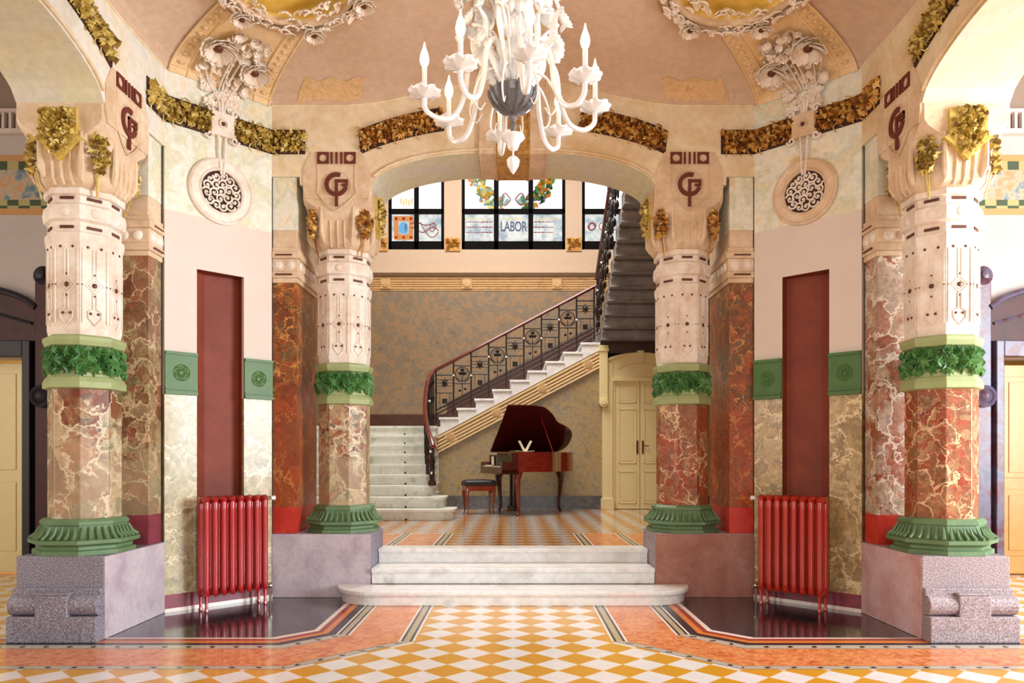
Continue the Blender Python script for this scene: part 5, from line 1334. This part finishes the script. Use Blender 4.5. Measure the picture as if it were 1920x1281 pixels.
# ------------------------------------------------------------------ side bays with carved doors
YD = 9.5
for sx in (-1, 1):
    nm = SIDE[sx]; bw = MB(); dx = 6.95            # door centre; opening half width .8
    def B(mb, x0, x1, y0, y1, z0, z1): a, b = sorted((sx*x0, sx*x1)); mb.box(a, b, y0, y1, z0, z1)
    bw.cur = 0
    B(bw, 4.3, 6.15, YD, YD+.3, 0, 4.60); B(bw, 7.75, 9.6, YD, YD+.3, 0, 4.60); B(bw, 6.15, 7.75, YD, YD+.3, 2.78, 4.60)
    bw.cur = 1; B(bw, 4.3, 9.6, YD-.01, YD+.3, 4.60, 5.36)
    bw.cur = 0; B(bw, 4.3, 9.6, YD, YD+.3, 5.36, 5.62)
    bw.cur = 2; B(bw, 4.3, 9.6, YD, YD+.3, 5.62, 6.7)
    struct(bw, 'wall_%s_bay_back' % nm, ['bay_plaster', 'bay_frieze', 'bay_brown'])
    v = MB()
    B(v, 4.3, 9.6, YD-.10, YD, 5.60, 5.66); B(v, 4.3, 9.6, YD-.10, YD, 5.87, 5.91)
    for i in range(58): x = 4.35+i*.09; B(v, x, x+.035, YD-.08, YD-.03, 5.66, 5.87)
    tag(v.build('slatted_vent', 'plaster'), 'pale slatted vent grille high on the %s bay wall' % nm, 'vent', 'slatted vents')
    # outer wall with a tall window, entrance-side closing walls
    ow = MB(); B(ow, 9.4, 9.6, -3.6, 1.5, 0, 6.7); B(ow, 9.4, 9.6, 5.9, 9.8, 0, 6.7); B(ow, 9.4, 9.6, 1.5, 5.9, 0, .9); B(ow, 9.4, 9.6, 1.5, 5.9, 5.5, 6.7)
    struct(ow, 'wall_%s_outer' % nm, 'bay_plaster')
    # room beyond the door
    rm = MB(); B(rm, 5.6, 9.6, 12.6, 12.7, 0, 3.2); B(rm, 5.5, 5.6, 9.8, 12.7, 0, 3.2); B(rm, 9.5, 9.6, 9.8, 12.7, 0, 3.2); B(rm, 5.5, 9.6, 9.8, 12.7, 3.2, 3.3); rm.cur = 1; B(rm, 5.5, 9.6, 9.6, 12.7, -.2, -.001)
    struct(rm, 'wall_%s_back_room' % nm, ['cream_wood', 'orange'])
    L = area('back_room_lamp_' + nm, (sx*7.4, 11.2, 3.1), (0, 0, -1), 1.2, 1.2, 60 if sx < 0 else 26, (1, .93, .8))
    # carved door surround
    root = thing('door_%d' % (2 if sx < 0 else 3), (sx*dx, YD, 0), None, None); root['kind'] = 'structure'
    wood_, trim_ = ('dark_wood', 'black_wood') if sx < 0 else ('dark_wood', 'blue_wood')
    f = MB()
    for s_ in (-1, 1):
        a, b = sorted((dx+s_*.94, dx+s_*1.14)); B(f, a, b, YD-.12, YD, 0, 3.72)
    f.build('post', trim_ if sx > 0 else wood_, root, bevel=.01)
    f = MB()
    for s_ in (-1, 1):
        a, b = sorted((dx+s_*.80, dx+s_*.90)); B(f, a, b, YD-.16, YD, 0, 2.98)
    B(f, dx-.799, dx+.799, YD-.155, YD, 2.78, 2.98); f.build('architrave', trim_, root, bevel=.01)
    f = MB(); P_ = [(sx*(dx-.95), 2.98), (sx*(dx+.95), 2.98)] + [(sx*(dx+.95-1.9*i/16), 3.25+.42*math.sqrt(max(0, 1-((.95-1.9*i/16)/1.02)**2))) for i in range(17)]
    f.prism(P_, YD-.10, YD); f.build('pediment', wood_, root)
    f = MB(); f.tube([(sx*(dx+.95-1.9*i/16), YD-.11, 3.25+.42*math.sqrt(max(0, 1-((.95-1.9*i/16)/1.02)**2))) for i in range(17)], .04, 8)
    for s_ in (-1, 1): f.tube([(sx*(dx+s_*.9), YD-.11, 3.20), (sx*dx, YD-.11, 3.45)], .02, 6)
    f.build('pediment_moulding', trim_, root, smooth=True)
    for s_ in (-1, 1):
        f = MB(); f.lathe([(.12, -.01), (.12, .10), (.07, .13), (.05, .17), (.001, .18)], 20, T(sx*(dx+s_*1.04), YD-.02, 3.80) @ Rx(PI/2)); f.build('finial', trim_, root, smooth=True)
        f = MB(); f.lathe([(.14, 0), (.14, .05), (.10, .07), (.08, .05), (.05, .08), (.001, .09)], 20, T(sx*(dx+s_*1.04), YD-.12, 2.28) @ Rx(PI/2)); f.build('rosette', trim_, root, smooth=True)
    f = MB()
    if sx < 0:   # cream leaf standing ajar inside
        B(f, 6.22, 6.28, YD+.25, YD+1.05, 0.02, 2.74)
        for z0, z1 in ((.25, 1.1), (1.25, 2.55)): f.box(-6.22, -6.205, YD+.36, YD+.94, z0, z1)
        f.build('door_leaf', 'cream_wood', root, bevel=.006)
        fj = MB(); B(fj, 6.35, 7.7, YD+.20, YD+.25, .02, 2.74); fj.box(-7.6, -6.45, YD+.185, YD+.2, .3, 1.2); fj.box(-7.6, -6.45, YD+.185, YD+.2, 1.35, 2.6); fj.build('door_leaf', 'cream_wood', root, bevel=.01)
    else:
        B(f, 6.15, 6.95, YD+.10, YD+.15, .02, 2.70); B(f, 6.96, 7.75, YD+.10, YD+.15, .02, 2.70)
        for z0, z1 in ((.25, 1.1), (1.25, 2.55)): f.box(6.30, 6.82, YD+.085, YD+.10, z0, z1); f.box(6.36, 6.76, YD+.075, YD+.085, z0+.07, z1-.07)
        f.build('door_leaf', 'orange_wood', root, bevel=.006)
# entrance side behind the camera: wall with a wide glazed opening
fw = MB(); fw.box(-9.6, -2.4, -3.6, -3.4, 0, 6.7); fw.box(2.4, 9.6, -3.6, -3.4, 0, 6.7); fw.box(-2.4, 2.4, -3.6, -3.4, 5.4, 6.7); fw.box(-2.4, 2.4, -3.6, -3.4, 0, .8)
struct(fw, 'wall_entrance', 'bay_plaster')
